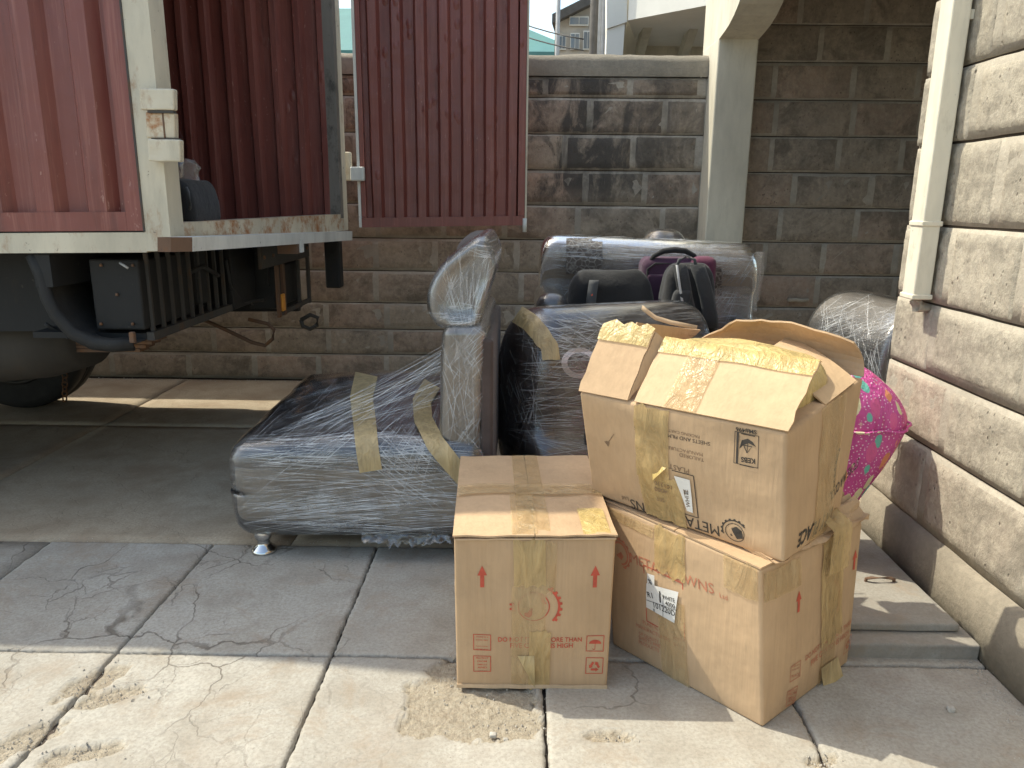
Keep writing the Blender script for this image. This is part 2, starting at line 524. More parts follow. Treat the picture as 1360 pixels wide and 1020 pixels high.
MAT['orange'] = simple('orange_lens', (0.75, 0.30, 0.04), 0.3, var=0.1)
MAT['card'] = m_card('cardboard', (0.485, 0.33, 0.20))
MAT['card2'] = m_card('cardboard_tan', (0.51, 0.35, 0.215))
MAT['card_in'] = m_card('cardboard_inside', (0.58, 0.41, 0.25))
MAT['card_edge'] = m_card('cardboard_edge', (0.55, 0.40, 0.26))
MAT['tape'] = m_tape('packing_tape', (0.56, 0.40, 0.19), 0.66, 0.24)
MAT['tape_clear'] = m_tape('pale_packing_tape', (0.60, 0.45, 0.26), 0.45, 0.2)
MAT['tape_sofa'] = m_tape('sofa_tape', (0.47, 0.35, 0.175), 0.9, 0.45)
MAT['tape_yellow'] = m_tape('yellow_tape', (0.64, 0.48, 0.19), 0.7, 0.35)
MAT['red_ink'] = simple('red_ink', (0.50, 0.085, 0.05), 0.8, var=0.2, scale=40)
MAT['red_ink_pale'] = simple('worn_red_ink', (0.50, 0.19, 0.11), 0.8, var=0.25, scale=40)
MAT['black_ink'] = simple('black_ink', (0.05, 0.042, 0.035), 0.8, var=0.3, scale=40)
MAT['brown_ink'] = simple('worn_black_ink', (0.22, 0.145, 0.09), 0.8, var=0.3, scale=40)
MAT['sticker'] = simple('paper_sticker', (0.74, 0.73, 0.70), 0.6, var=0.06)
MAT['film_seat'] = m_film('film_seat', (2.6, 2.6, 170), (0, 0.06, 0), 0.22, 0.22, 0.0)
MAT['film_back'] = m_film('film_backrest', (150, 150, 7), (0.3, 0.35, 0), 0.4, 0.35, -0.02)
MAT['film_taut'] = m_veil('film_taut', 0.06)
MAT['crease'] = m_veil('film_crease', 0.42)
MAT['film_arm'] = m_film('film_arm', (2.6, 2.6, 150), (0.12, -0.08, 0), 0.2, 0.2)
MAT['film_far'] = m_film('film_far', (2.6, 2.6, 150), (0, 0.03, 0), 0.5, 0.2)
MAT['fab_dark'] = m_fabric('dark_plum_fabric', (0.050, 0.037, 0.034))
MAT['fab_brown'] = m_fabric('brown_fabric', (0.075, 0.052, 0.045))
MAT['fab_taupe'] = m_fabric('taupe_fabric', (0.235, 0.19, 0.15))
MAT['fab_grey'] = m_fabric('grey_fabric', (0.17, 0.155, 0.14))
MAT['motif'] = m_motif('woven_motif')
MAT['chrome'] = simple('chrome', (0.6, 0.6, 0.6), 0.12, 1.0, 0.08, 20, 0.03)
MAT['bag_black'] = m_fabric('black_nylon', (0.010, 0.010, 0.011), 0.3, 400)
MAT['bag_grey'] = m_fabric('charcoal_nylon', (0.024, 0.025, 0.026), 0.25, 400)
MAT['strap'] = m_fabric('grey_webbing', (0.06, 0.063, 0.066), 0.2, 300)
MAT['purple'] = m_fabric('purple_nylon', (0.060, 0.020, 0.048), 0.2, 400)
MAT['magenta'] = m_fabric('magenta_nylon', (0.11, 0.02, 0.05), 0.2, 400)
MAT['pink'] = m_pink('printed_pink_cloth')
MAT['cloth_pale'] = m_fabric('pale_cloth', (0.66, 0.60, 0.62), 0.12)
MAT['cloth_lilac'] = m_fabric('lilac_cloth', (0.55, 0.33, 0.48), 0.15)
MAT['yellow_wrap'] = m_tape('yellow_plastic', (0.62, 0.47, 0.20), 0.93, 0.35)
MAT['plaster_cream'] = m_paint('cream_plaster', (0.58, 0.54, 0.44), 0.08, (0.36, 0.32, 0.25), 0.8, (0.30, 0.27, 0.22))
MAT['plaster_white'] = simple('white_plaster', (0.74, 0.72, 0.66), 0.8, var=0.06, scale=3.0)
MAT['plaster_pink'] = simple('weathered_plaster', (0.45, 0.40, 0.34), 0.85, var=0.25, scale=4.0)
MAT['teal'] = simple('teal_roof_sheet', (0.075, 0.21, 0.185), 0.5, var=0.08, scale=2.0)
MAT['roof_dark'] = simple('dark_fascia', (0.10, 0.09, 0.08), 0.7)
MAT['glass'] = m_clear('window_glass', (0.12, 0.15, 0.18))
MAT['wire'] = simple('cable', (0.03, 0.03, 0.03), 0.7)
MAT['grey_pipe'] = simple('grey_pipe', (0.42, 0.42, 0.42), 0.5, var=0.15)
MAT['pebble'] = simple('pebble', (0.45, 0.42, 0.37), 0.9, var=0.3, scale=60)


# ------------------------------------------------------------------ object helpers
def root(name, label, cat, loc, group=None):
    o = bpy.data.objects.new(name, None)
    o.empty_display_size = 0.1
    o.location = loc
    COL.objects.link(o)
    o['label'], o['category'] = label, cat
    if group:
        o['group'] = group
    return o


def wloc(o):
    v = Vector((0, 0, 0))
    while o is not None:
        v += o.location
        o = o.parent
    return v


def part(name, verts, faces, mat, parent=None, smooth=False, shift=True):
    """mesh object; verts are world coordinates, stored relative to the parent's place"""
    me = bpy.data.meshes.new(name)
    off = wloc(parent) if (parent is not None and shift) else Vector((0, 0, 0))
    me.from_pydata([tuple(Vector(v) - off) for v in verts], [], faces)
    me.materials.append(MAT[mat] if isinstance(mat, str) else mat)
    if smooth:
        me.polygons.foreach_set('use_smooth', [True] * len(me.polygons))
    me.validate()
    me.update()
    o = bpy.data.objects.new(name, me)
    COL.objects.link(o)
    o.parent = parent
    return o


def tag(o, label, cat, group=None):
    o['label'], o['category'] = label, cat
    if group:
        o['group'] = group
    return o


class MB:
    def __init__(s):
        s.v, s.f = [], []

    def add(s, v, f):
        k = len(s.v)
        s.v += [Vector(x) for x in v]
        s.f += [tuple(i + k for i in q) for q in f]
        return s

    def hexa(s, p):
        """8 corners: 4 of one side (ccw from outside irrelevant), then the 4 opposite"""
        return s.add(p, [(0, 3, 2, 1), (4, 5, 6, 7), (0, 1, 5, 4), (1, 2, 6, 5), (2, 3, 7, 6), (3, 0, 4, 7)])

    def box(s, a, b):
        (x0, y0, z0), (x1, y1, z1) = a, b
        return s.hexa([(x0, y0, z0), (x1, y0, z0), (x1, y1, z0), (x0, y1, z0), (x0, y0, z1), (x1, y0, z1), (x1, y1, z1), (x0, y1, z1)])

    def tube(s, path, r, n=8, cap=True):
        path = [Vector(p) for p in path]
        m = len(path)
        rs = r if hasattr(r, '__len__') else [r] * m
        t0 = (path[1] - path[0]).normalized()
        up = Vector((0, 0, 1)) if abs(t0.z) < 0.9 else Vector((1, 0, 0))
        loops = []
        for i, p in enumerate(path):
            t = (path[min(i + 1, m - 1)] - path[max(i - 1, 0)]).normalized()
            a = t.cross(up)
            a = a.normalized() if a.length > 1e-6 else Vector((1, 0, 0))
            b = a.cross(t).normalized()
            loops.append([p + (a * math.cos(2 * math.pi * k / n) + b * math.sin(2 * math.pi * k / n)) * rs[i] for k in range(n)])
        return s.loft(loops, cap)

    def loft(s, loops, cap=True):
        n = len(loops[0])
        v = [q for l in loops for q in l]
        f = []
        for i in range(len(loops) - 1):
            for k in range(n):
                f.append((i * n + k, i * n + (k + 1) % n, (i + 1) * n + (k + 1) % n, (i + 1) * n + k))
        if cap:
            for l, rev in ((0, True), (len(loops) - 1, False)):
                c = sum((Vector(q) for q in loops[l]), Vector()) / n
                v.append(c)
                ci = len(v) - 1
                for k in range(n):
                    a, b = l * n + k, l * n + (k + 1) % n
                    f.append((b, a, ci) if rev else (a, b, ci))
        return s.add(v, f)

    def lathe(s, c, prof, n=20):
        c = Vector(c)
        return s.loft([[c + Vector((r * math.cos(2 * math.pi * k / n), r * math.sin(2 * math.pi * k / n), z)) for k in range(n)] for r, z in prof])

    def grid(s, pts):
        """pts[i][j]"""
        m, n = len(pts), len(pts[0])
        return s.add([p for row in pts for p in row], [(i * n + j, i * n + j + 1, (i + 1) * n + j + 1, (i + 1) * n + j) for i in range(m - 1) for j in range(n - 1)])

    def sheet(s, pts, th=0.004):
        """thick sheet from a grid of points"""
        m, n = len(pts), len(pts[0])
        pts = [[Vector(p) for p in row] for row in pts]
        nor = [[None] * n for _ in range(m)]
        for i in range(m):
            for j in range(n):
                a = pts[min(i + 1, m - 1)][j] - pts[max(i - 1, 0)][j]
                b = pts[i][min(j + 1, n - 1)] - pts[i][max(j - 1, 0)]
                c = a.cross(b)
                nor[i][j] = c.normalized() if c.length > 1e-9 else Vector((0, 0, 1))
        top = [pts[i][j] + nor[i][j] * th / 2 for i in range(m) for j in range(n)]
        bot = [pts[i][j] - nor[i][j] * th / 2 for i in range(m) for j in range(n)]
        K = m * n
        f = []
        for i in range(m - 1):
            for j in range(n - 1):
                q = (i * n + j, i * n + j + 1, (i + 1) * n + j + 1, (i + 1) * n + j)
                f.append(q[::-1])
                f.append(tuple(k + K for k in q))
        edge = [(0, j) for j in range(n)] + [(i, n - 1) for i in range(1, m)] + [(m - 1, j) for j in range(n - 2, -1, -1)] + [(i, 0) for i in range(m - 2, 0, -1)]
        for k in range(len(edge)):
            a, b = edge[k], edge[(k + 1) % len(edge)]
            ia, ib = a[0] * n + a[1], b[0] * n + b[1]
            f.append((ia, ib, ib + K, ia + K))
        return s.add(top + bot, f)

    def rbox(s, c, size, r, n=8, k=4, deform=None, rot=None):
        """box with rounded edges on a fine grid, optionally deformed (local coords -> local coords)"""
        h = [x / 2 for x in size]
        r = min(r, min(h) * 0.999)

        def axis(hh):
            inn = hh - r
            a = [-inn + 2 * inn * i / n for i in range(n + 1)] if inn > 1e-6 else [0.0]
            rim = [inn + r * math.tan(math.pi / 4 * (i + 1) / k) for i in range(k)]
            return [-x for x in rim[::-1]] + a + rim
        A = [axis(x) for x in h]
        idx, vv, ff = {}, [], []

        def vid(p):
            key = tuple(round(x, 6) for x in p)
            if key not in idx:
                q = Vector([max(-(h[i] - r), min(h[i] - r, p[i])) for i in range(3)])
                d = Vector(p) - q
                w = q + d.normalized() * r if d.length > 1e-9 else q
                if deform:
                    w = Vector(deform(w))
                if rot is not None:
                    w = rot @ w
                idx[key] = len(vv)
                vv.append(w + Vector(c))
            return idx[key]
        for ax in range(3):
            o1, o2 = (ax + 1) % 3, (ax + 2) % 3
            for sgn in (-1, 1):
                for i in range(len(A[o1]) - 1):
                    for j in range(len(A[o2]) - 1):
                        q = []
                        for (a, b) in ((i, j), (i + 1, j), (i + 1, j + 1), (i, j + 1)):
                            p = [0, 0, 0]
                            p[ax], p[o1], p[o2] = sgn * h[ax], A[o1][a], A[o2][b]
                            q.append(vid(p))
                        ff.append(tuple(q) if sgn > 0 else tuple(q[::-1]))
        return s.add(vv, ff)

    def build(s, name, mat, parent=None, smooth=False):
        return part(name, s.v, s.f, mat, parent, smooth)


def nz(x, y, z, f=1.0):
    return noise.noise(Vector((x * f, y * f, z * f)))


def bvh_of(objs):
    vs_, fs_ = [], []
    for o in objs:
        k = len(vs_)
        off = wloc(o)
        vs_ += [v.co + off for v in o.data.vertices]
        fs_ += [tuple(i + k for i in p.vertices) for p in o.data.polygons]
    return BVHTree.FromPolygons(vs_, fs_)


def hit(bvh, x, y, off=0.004):
    d = Vector(ray(x, y)).normalized()
    h = bvh.ray_cast(Vector(CAM), d)
    if h[0] is None:
        return None
    nrm = h[1] if h[1].dot(d) < 0 else -h[1]
    return h[0] + nrm * off


def px_ribbon(bvh, path, wid, off=0.006, sub=5, cross=4, jit=0.0):
    """strip laid on the surfaces in bvh along a pixel path"""
    pts = []
    for i in range(len(path) - 1):
        for k in range(sub):
            t = k / sub
            pts.append((path[i][0] * (1 - t) + path[i + 1][0] * t, path[i][1] * (1 - t) + path[i + 1][1] * t))
    pts.append(path[-1])
    rows = []
    for i, (x, y) in enumerate(pts):
        a, b = pts[max(0, i - 1)], pts[min(len(pts) - 1, i + 1)]
        dx, dy = b[0] - a[0], b[1] - a[1]
        L = math.hypot(dx, dy) or 1
        nx, ny = -dy / L, dx / L
        row = []
        for c in range(cross + 1):
            o = (c / cross - 0.5) * wid
            p = hit(bvh, x + nx * o, y + ny * o, off + random.uniform(0, jit))
            row.append(p)
        rows.append(row)
    # fill misses from neighbours
    for row in rows:
        for j in range(len(row)):
            if row[j] is None:
                for k in list(range(j - 1, -1, -1)) + list(range(j + 1, len(row))):
                    if row[k] is not None:
                        row[j] = row[k].copy()
                        break
    rows = [r for r in rows if all(p is not None for p in r)]
    return rows

# ================================================================== THE SETTING
gnd = MB().grid([[(x, y, -0.075) for x in (-60, -8, 0, 8, 60)] for y in (-30, -4, 4, 12, 120)]).build('ground', 'earth')
gnd['kind'] = 'structure'
pav = MB().grid([[(x, y, -0.022) for x in (-9, 0, 6)] for y in (-6.3, 2, 5.74)]).build('paving', 'groove')
pav['kind'] = 'structure'

_sp = []
for (x, y, rx, ry, a) in ((628, 925, 0.20, 0.15, 0.5), (690, 960, 0.10, 0.07, 0.2), (600, 900, 0.07, 0.1, 0.0), (150, 922, 0.10, 0.035, 0.5), (100, 1000, 0.10, 0.03, 0.3), (118, 905, 0.05, 0.1, -0.75), (30, 985, 0.05, 0.12, -0.7), (810, 978, 0.07, 0.02, 0.0), (1090, 1010, 0.05, 0.02, 0.3)):
    g = G(x, y)
    _sp.append((g.x, g.y, rx, ry, a))


def spall(x, y):
    best = 0.0
    wob = 0.40 * nz(x, y, 1.3, 9.0) + 0.28 * nz(x, y, 5.1, 26.0) + 0.14 * nz(x, y, 2.1, 70.0)
    for (cx, cy, rx, ry, a) in _sp:
        dx, dy = x - cx, y - cy
        u = (dx * math.cos(a) + dy * math.sin(a)) / rx
        v = (-dx * math.sin(a) + dy * math.cos(a)) / ry
        d = math.hypot(u, v) + wob
        best = max(best, min(1.0, max(0.0, (1.0 - d) / 0.05)))
    return best


def slab(x0, x1, y0, y1, res, mat, gap=0.005):
    nx, ny = max(2, int((x1 - x0) / res)), max(2, int((y1 - y0) / res))
    vs_, att = [], []
    tilt = (random.uniform(-0.003, 0.003), random.uniform(-0.003, 0.003), random.uniform(-0.002, 0.001))
    for j in range(ny + 1):
        for i in range(nx + 1):
            x = x0 + gap + (x1 - x0 - 2 * gap) * i / nx
            y = y0 + gap + (y1 - y0 - 2 * gap) * j / ny
            e = min(i, nx - i, j, ny - j)
            if e == 0:
                wx, wy = 0.004 * nz(x, y, 2, 14), 0.004 * nz(x, y, 7, 14)
                x += wx + 0.004 * nz(x, y, 3, 60)
                y += wy + 0.004 * nz(x, y, 9, 60)
            s = spall(x, y) if mat == 'concrete' else 0.0
            z = 0.0016 * nz(x, y, 0, 3) + 0.0008 * nz(x, y, 4, 20) + tilt[2] + tilt[0] * (i / nx - 0.5) + tilt[1] * (j / ny - 0.5)
            if e == 0:
                z -= 0.004
            z -= s * (0.013 + 0.006 * nz(x, y, 8, 45))
            vs_.append(Vector((x, y, z)))
            att.append(s)
    n1 = nx + 1
    fs_ = [(j * n1 + i, j * n1 + i + 1, (j + 1) * n1 + i + 1, (j + 1) * n1 + i) for j in range(ny) for i in range(nx)]
    ring = [i for i in range(n1)] + [j * n1 + nx for j in range(1, ny + 1)] + [ny * n1 + i for i in range(nx - 1, -1, -1)] + [j * n1 for j in range(ny - 1, 0, -1)]
    k = len(vs_)
    for r in ring:
        vs_.append(Vector((vs_[r].x, vs_[r].y, -0.05)))
        att.append(0.0)
    for a in range(len(ring)):
        b = (a + 1) % len(ring)
        fs_.append((ring[b], ring[a], k + a, k + b))
    o = part('concrete_slab', vs_, fs_, mat, pav, True)
    at = o.data.attributes.new('spall', 'FLOAT', 'POINT')
    at.data.foreach_set('value', att)
    return o


XJ = [-3.99, -3.31, -2.63, -1.945, -1.265, -0.585, 0.08, 0.80, 1.47]
YJ = [-0.21, 0.55, 1.32, 2.09, 2.86]
for i in range(len(XJ) - 1):
    for j in range(len(YJ) - 1):
        near = j >= 2 and -2.0 < XJ[i] + 0.1 < 1.2
        slab(XJ[i], XJ[i + 1], YJ[j], YJ[j + 1], 0.009 if near else 0.08, 'concrete')
for i in range(7):
    for j in range(4):
        slab(-8.9 + 1.48 * i, -7.42 + 1.48 * i, -6.2 + 1.49 * j, -4.71 + 1.49 * j, 0.4, 'concrete')
for i in range(3):
    for j in range(2):
        slab(-8.9 + 1.636 * i, -7.264 + 1.636 * i, -0.21 + 1.535 * j, 1.325 + 1.535 * j, 0.4, 'concrete')
XF = [-8.9, -6.2, -4.3, -2.62, -0.95, 0.8, 2.5, 4.2, 5.9]
for i in range(len(XF) - 1):
    for (y0, y1) in ((2.86, 4.48), (4.48, 5.735)):
        slab(XF[i], XF[i + 1], y0, y1, 0.07, 'concrete_far', 0.004)


# ------------------------------------------------------------------ stone walls
def block_mesh(name, mat, nxx=11, nzz=6, rough=0.006):
    """a hewn block face: rough, edges sinking under the smeared mortar; unit length and height"""
    sd = random.random() * 90
    vs_, fs_ = [], []

    def co(i, m, a, b):
        if i == 0 or i == m:
            return -0.5 if i == 0 else 0.5
        return -0.5 + a + (1 - 2 * a) * (i - 1) / (m - 2)
    for j in range(nzz + 1):
        for i in range(nxx + 1):
            u, v = co(i, nxx, 0.022, 0), co(j, nzz, 0.05, 0)
            e = min(i, nxx - i, j, nzz - j)
            d = 0.0045 + rough * nz(u * 4, sd, v * 2.2, 1.6) + 0.5 * rough * nz(u * 12, sd + 5, v * 6, 1.4)
            if e == 0:
                d = -0.005
            elif e == 1:
                d = 0.0028 + rough * 0.55 * nz(u * 13, sd + 9, v * 7, 1.7)
            vs_.append((u + (0.012 * nz(u * 6, sd, v * 9) if e else 0), -d, v + (0.03 * nz(u * 9, sd + 3, v * 4) if e else 0)))
    n1 = nxx + 1
    for j in range(nzz):
        for i in range(nxx):
            fs_.append((j * n1 + i, j * n1 + i + 1, (j + 1) * n1 + i + 1, (j + 1) * n1 + i))
    me = bpy.data.meshes.new(name)
    me.from_pydata(vs_, [], fs_)
    me.polygons.foreach_set('use_smooth', [True] * len(me.polygons))
    me.materials.append(MAT[mat])
    return me


def stone_wall(rt, p0, ang, length, zs, stone, mortar, blen, thick, meshes, gap=0.007, first=0.0, smear=0.03):
    """wall from p0 (x,y), running along angle ang; outside face is on the right-hand side (local -y)"""
    M = Matrix.Translation((p0[0], p0[1], 0)) @ Matrix.Rotation(ang, 4, 'Z')
    off = wloc(rt)

    def lb(mb, a, b):
        (x0, y0, z0), (x1, y1, z1) = a, b
        mb.hexa([M @ Vector(q) for q in ((x0, y0, z0), (x1, y0, z0), (x1, y1, z0), (x0, y1, z0), (x0, y0, z1), (x1, y0, z1), (x1, y1, z1), (x0, y1, z1))])
    core = MB()
    lb(core, (0.001, 0.011, zs[0] - 0.15), (length - 0.001, thick, zs[-1]))
    core.build('wall_core', 'groove', rt)
    for k in range(len(zs) - 1):
        z0, z1 = zs[k] + gap / 2, zs[k + 1] - gap / 2
        n = max(8, int(length / 0.09))
        rows = []
        dep = random.uniform(-0.003, 0.003)
        for j in range(5):
            v = j / 4
            row = []
            for i in range(n + 1):
                x = length * i / n
                d = 0.002 * nz(x, k * 3.1, v, 5) + dep
                zz = z0 + (z1 - z0) * v
                if j in (0, 4):
                    d += 0.003
                    zz += 0.0035 * nz(x, k * 1.7 + j, 0, 7)
                row.append(M @ Vector((x, d, zz)))
            rows.append(row)
        bk0 = [M @ Vector((length * i / n, 0.03, z0)) for i in range(n + 1)]
        bk1 = [M @ Vector((length * i / n, 0.03, z1)) for i in range(n + 1)]
        MB().grid([bk0] + rows + [bk1]).build('mortar_course', mortar, rt, True)
        x = first * random.uniform(0.2, 1.0)
        x = -random.uniform(0, 0.3)
        while x < length - 0.05:
            L = random.uniform(*blen)
            xa, xb = max(0.0, x + smear / 2), min(length, x + L - smear / 2)
            if xb - xa > 0.08:
                o = bpy.data.objects.new('stone_block', random.choice(meshes))
                COL.objects.link(o)
                o.parent = rt
                hgt = (z1 - z0) - random.uniform(0.004, smear * 1.1)
                T = Matrix.Translation(Vector(-off)) @ M @ Matrix.Translation(((xa + xb) / 2, dep + random.uniform(-0.002, 0.002), (z0 + z1) / 2 + random.uniform(-0.004, 0.004)))
                o.matrix_local = T @ Matrix.Diagonal((xb - xa, 1.0, hgt, 1.0))
            x += L


bm_back = [block_mesh('back_block', 'stone_back', rough=0.008) for _ in range(6)]
bm_right = [block_mesh('house_block', 'stone_right', 22, 12, 0.007) for _ in range(7)]
YW = 5.75
wall = root('boundary_wall', 'tall yard wall of dark weathered stone blocks with a rendered coping', 'wall', (-1.0, YW + 0.1, 0))
ZB = [0.0, 0.21, 0.41, 0.615, 0.89 - 0.03, 1.105, 1.357, 1.609, 1.861, 2.112, 2.255]
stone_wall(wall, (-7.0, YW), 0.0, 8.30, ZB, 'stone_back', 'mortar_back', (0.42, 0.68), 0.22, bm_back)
n = 120
cp = []
for (dy, dz) in ((-0.012, 2.256), (-0.016, 2.362), (0.02, 2.40), (0.11, 2.415), (0.2, 2.40), (0.235, 2.365), (0.235, 2.256)):
    cp.append([(-7.0 + 8.30 * i / n, YW + dy + 0.004 * nz(i * 0.3, dz * 9, dy), 0 + dz + (0.006 * nz(i * 0.21, dy * 30, 1) + 0.007 * nz(i * 0.9, dy * 30, 4) if dz > 2.3 else 0)) for i in range(n + 1)])
MB().grid(cp).build('coping', 'coping', wall, True)

rear = root('stone_wall', 'dim brown stone block wall in the shade under the porch roof', 'wall', (3.0, YW + 0.1, 0))
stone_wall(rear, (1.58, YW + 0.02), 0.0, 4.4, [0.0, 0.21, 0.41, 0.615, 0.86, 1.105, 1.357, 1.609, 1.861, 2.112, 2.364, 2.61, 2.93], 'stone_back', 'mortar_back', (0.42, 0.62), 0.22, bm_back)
MB().rbox((2.1, YW - 0.003, 0.675), (0.16, 0.03, 0.03), 0.012, 5, 2, lambda p: Vector((p.x, p.y, p.z + 0.012 * nz(p.x * 20, 1, 2)))).build('mortar_lump', 'mortar_right', rear, True)

# ------------------------------------------------------------------ house on the right: stone wall, downpipe, porch beam and column
XR = 1.5
house = root('house', 'house with sunlit stone block wall, porch beam on a plastered column and a cream downpipe', 'house', (XR + 0.3, 1.5, 0))
ZR = [0.226, 0.526, 0.787, 1.043, 1.322, 1.607, 1.856, 2.12, 2.39, 2.66, 2.93, 3.2]
stone_wall(house, (XR, 3.03), -math.pi / 2, 5.5, ZR, 'stone_right', 'mortar_right', (0.40, 0.62), 0.28, bm_right, 0.010, smear=0.035)
pl = []
for (dx, z) in ((0.0, 0.232), (-0.028, 0.216), (-0.034, 0.12), (-0.036, -0.02)):
    pl.append([(XR + dx + 0.004 * nz(i * 0.35, z * 6, 3), 3.05 - 5.5 * i / 60, z + (0.004 * nz(i * 0.5, z, 0) if z > 0 else 0)) for i in range(61)])
pl.append([(XR + 0.3, p[1], -0.02) for p in pl[-1]])
MB().grid(pl).build('plinth', 'plinth', house, True)
MB().box((XR + 0.02, 3.032, 0), (XR + 4.3, 3.05, 2.93)).build('end_wall', 'mortar_right', house)
MB().box((1.58, 3.055, 2.94), (6.0, 5.98, 3.22)).build('porch_slab', 'plaster_cream', house)
XC0, XC1, YC = 1.302, 1.572, 5.5
MB().rbox(((XC0 + XC1) / 2, YC + 0.235, 1.235), (XC1 - XC0, 0.47, 2.47), 0.012, 4, 2).build('column', 'plaster_cream', house)
prof = [(5.97, 2.462), (5.5, 2.462)] + [(5.5 - 0.62 * math.sin(t * math.pi / 2) ** 1.0, 2.472 + 0.36 * (1 - math.cos(t * math.pi / 2))) for t in [i / 8 for i in range(1, 9)]] + [(3.056, 2.832), (3.056, 3.24), (5.97, 3.24)]
MB().loft([[(x, y, z) for (y, z) in prof] for x in (XC0 + 0.002, XC1 - 0.002)]).build('porch_beam', 'plaster_cream', house)
# square downpipe with boot and bracket
pipe = MB()
px0, px1, py0, py1 = 1.415, 1.480, 2.745, 2.83
pipe.rbox(((px0 + px1) / 2, (py0 + py1) / 2, 2.62), (px1 - px0, py1 - py0, 3.1), 0.006, 3, 2)
dp = pipe.build('downpipe', 'pipe', house)
for z in (1.07, 1.33):
    q = MB().rbox(((px0 + px1) / 2, (py0 + py1) / 2, z), (px1 - px0 + 0.01, py1 - py0 + 0.01, 0.018), 0.004, 1, 2)
    q.build('pipe_collar', 'pipe', dp)
MB().box((px1 + 0.001, 2.755, 2.0), (XR + 0.01, 2.80, 2.03)).build('pipe_bracket', 'pipe', dp)
MB().rbox((1.462, 2.79, 1.035), (0.05, 0.05, 0.05), 0.02, 3, 2, lambda p: Vector((p.x * (1 + 3 * nz(p.x * 30, p.y * 30, p.z * 30)), p.y, p.z))).build('pipe_mortar', 'mortar_right', dp, True)

# inspection chamber beside the house wall
ch = root('inspection_chamber', 'low concrete drain chamber with a lifting cover against the house wall', 'drain cover', (1.28, 2.45, 0))


def rough_slab(x0, x1, y0, y1, z0, z1, amp=0.003):
    def df(p):
        return Vector((p.x + amp * nz(p.x * 9, p.y * 9, p.z * 30), p.y + amp * nz(p.x * 9, p.y * 9, 4 + p.z * 30), p.z + amp * 0.6 * nz(p.x * 12, p.y * 12, 9)))
    return MB().rbox(((x0 + x1) / 2, (y0 + y1) / 2, (z0 + z1) / 2), (x1 - x0, y1 - y0, z1 - z0), 0.008, 14, 2, df)


rough_slab(1.04, 1.462, 2.13, 3.0, -0.02, 0.048).build('chamber_frame', 'concrete_cover', ch, True)
cv = rough_slab(1.06, 1.43, 2.20, 2.95, 0.05, 0.078, 0.004).build('cover', 'concrete_cover', ch, True)
h0 = Vector((1.30, 2.48, 0.074))
hp = [h0 + Vector((-0.045 + 0.015 * 0, 0, -0.006))] + [h0 + Vector((-0.045 * math.cos(t), 0.0, 0.018 * math.sin(t))) for t in [i * math.pi / 8 for i in range(9)]]
hp = [h0 + Vector((x, y, z)) for (x, y, z) in ((-0.05, 0.0, -0.01), (-0.05, 0.0, 0.014), (-0.035, -0.004, 0.02), (0.035, -0.004, 0.02), (0.05, 0, 0.014), (0.05, 0, -0.01))]
MB().tube(hp, 0.006, 8).build('lifting_handle', 'rust', cv, True)

# ================================================================== BUILDINGS BEYOND THE WALL
wb = root('white_building', 'white plastered building with an overhanging upper storey beyond the yard wall', 'building', (1.5, 8.2, 0))
a, b = PY(834, 27, 7.4), PY(960, 3, 6.7)
MB().hexa([a, b, b + Vector((0.9, 2.2, 0)), a + Vector((0.5, 2.2, 0)), a + Vector((0, 0, 2.5)), b + Vector((0, 0, 2.5)), b + Vector((0.9, 2.2, 2.5)), a + Vector((0.5, 2.2, 2.5))]).build('upper_storey', 'plaster_white', wb)
c0, c1 = PY(806, 72, 7.46), PY(818, 72, 7.46)
MB().hexa([c0 - Vector((0, 0, 2.8)), c1 - Vector((0, 0, 2.8)), c1 + Vector((0.1, 1.6, -2.8)), c0 + Vector((0.1, 1.6, -2.8)), PY(806, 40, 7.46), PY(830, 30, 7.46), PY(830, 30, 7.46) + Vector((0.1, 1.6, 0)), PY(806, 40, 7.46) + Vector((0.1, 1.6, 0))]).build('side_wall', 'plaster_white', wb)
d0 = PY(806, 38, 7.44)
MB().hexa([d0, PY(833, 29, 7.44), PY(833, 29, 7.44) + Vector((0.1, 1.5, 0)), d0 + Vector((0.1, 1.5, 0)), PY(806, -80, 7.44), PY(833, -80, 7.44), PY(833, -80, 7.44) + Vector((0.1, 1.5, 0)), PY(806, -80, 7.44) + Vector((0.1, 1.5, 0))]).build('corner_pier', 'plaster_white', wb)
MB().box((0.95, 8.55, 0), (4.0, 8.8, 4.2)).build('recess_wall', 'plaster_cream', wb)
for (xa, xb) in ((846, 862), (905, 925)):
    q0, q1, q2, q3 = PY(xa, 74, 8.2), PY(xa + 10, 74, 8.2), PY(xb + 8, 22, 7.5), PY(xb - 4, 22, 7.5)
    MB().hexa([q0, q1, q1 + Vector((0, 0.3, 0)), q0 + Vector((0, 0.3, 0)), q3, q2, q2 + Vector((0, 0.3, 0)), q3 + Vector((0, 0.3, 0))]).build('brace', 'plaster_cream', wb)
for (x, r, m) in ((789, 0.045, 'roof_dark'), (796, 0.035, 'grey_pipe'), (801, 0.035, 'grey_pipe')):
    p = PY(x, 40, 7.9)
    MB().tube([(p.x, p.y, 0), (p.x, p.y, 5.5)], r, 10).build('soil_pipe', m, wb, True)

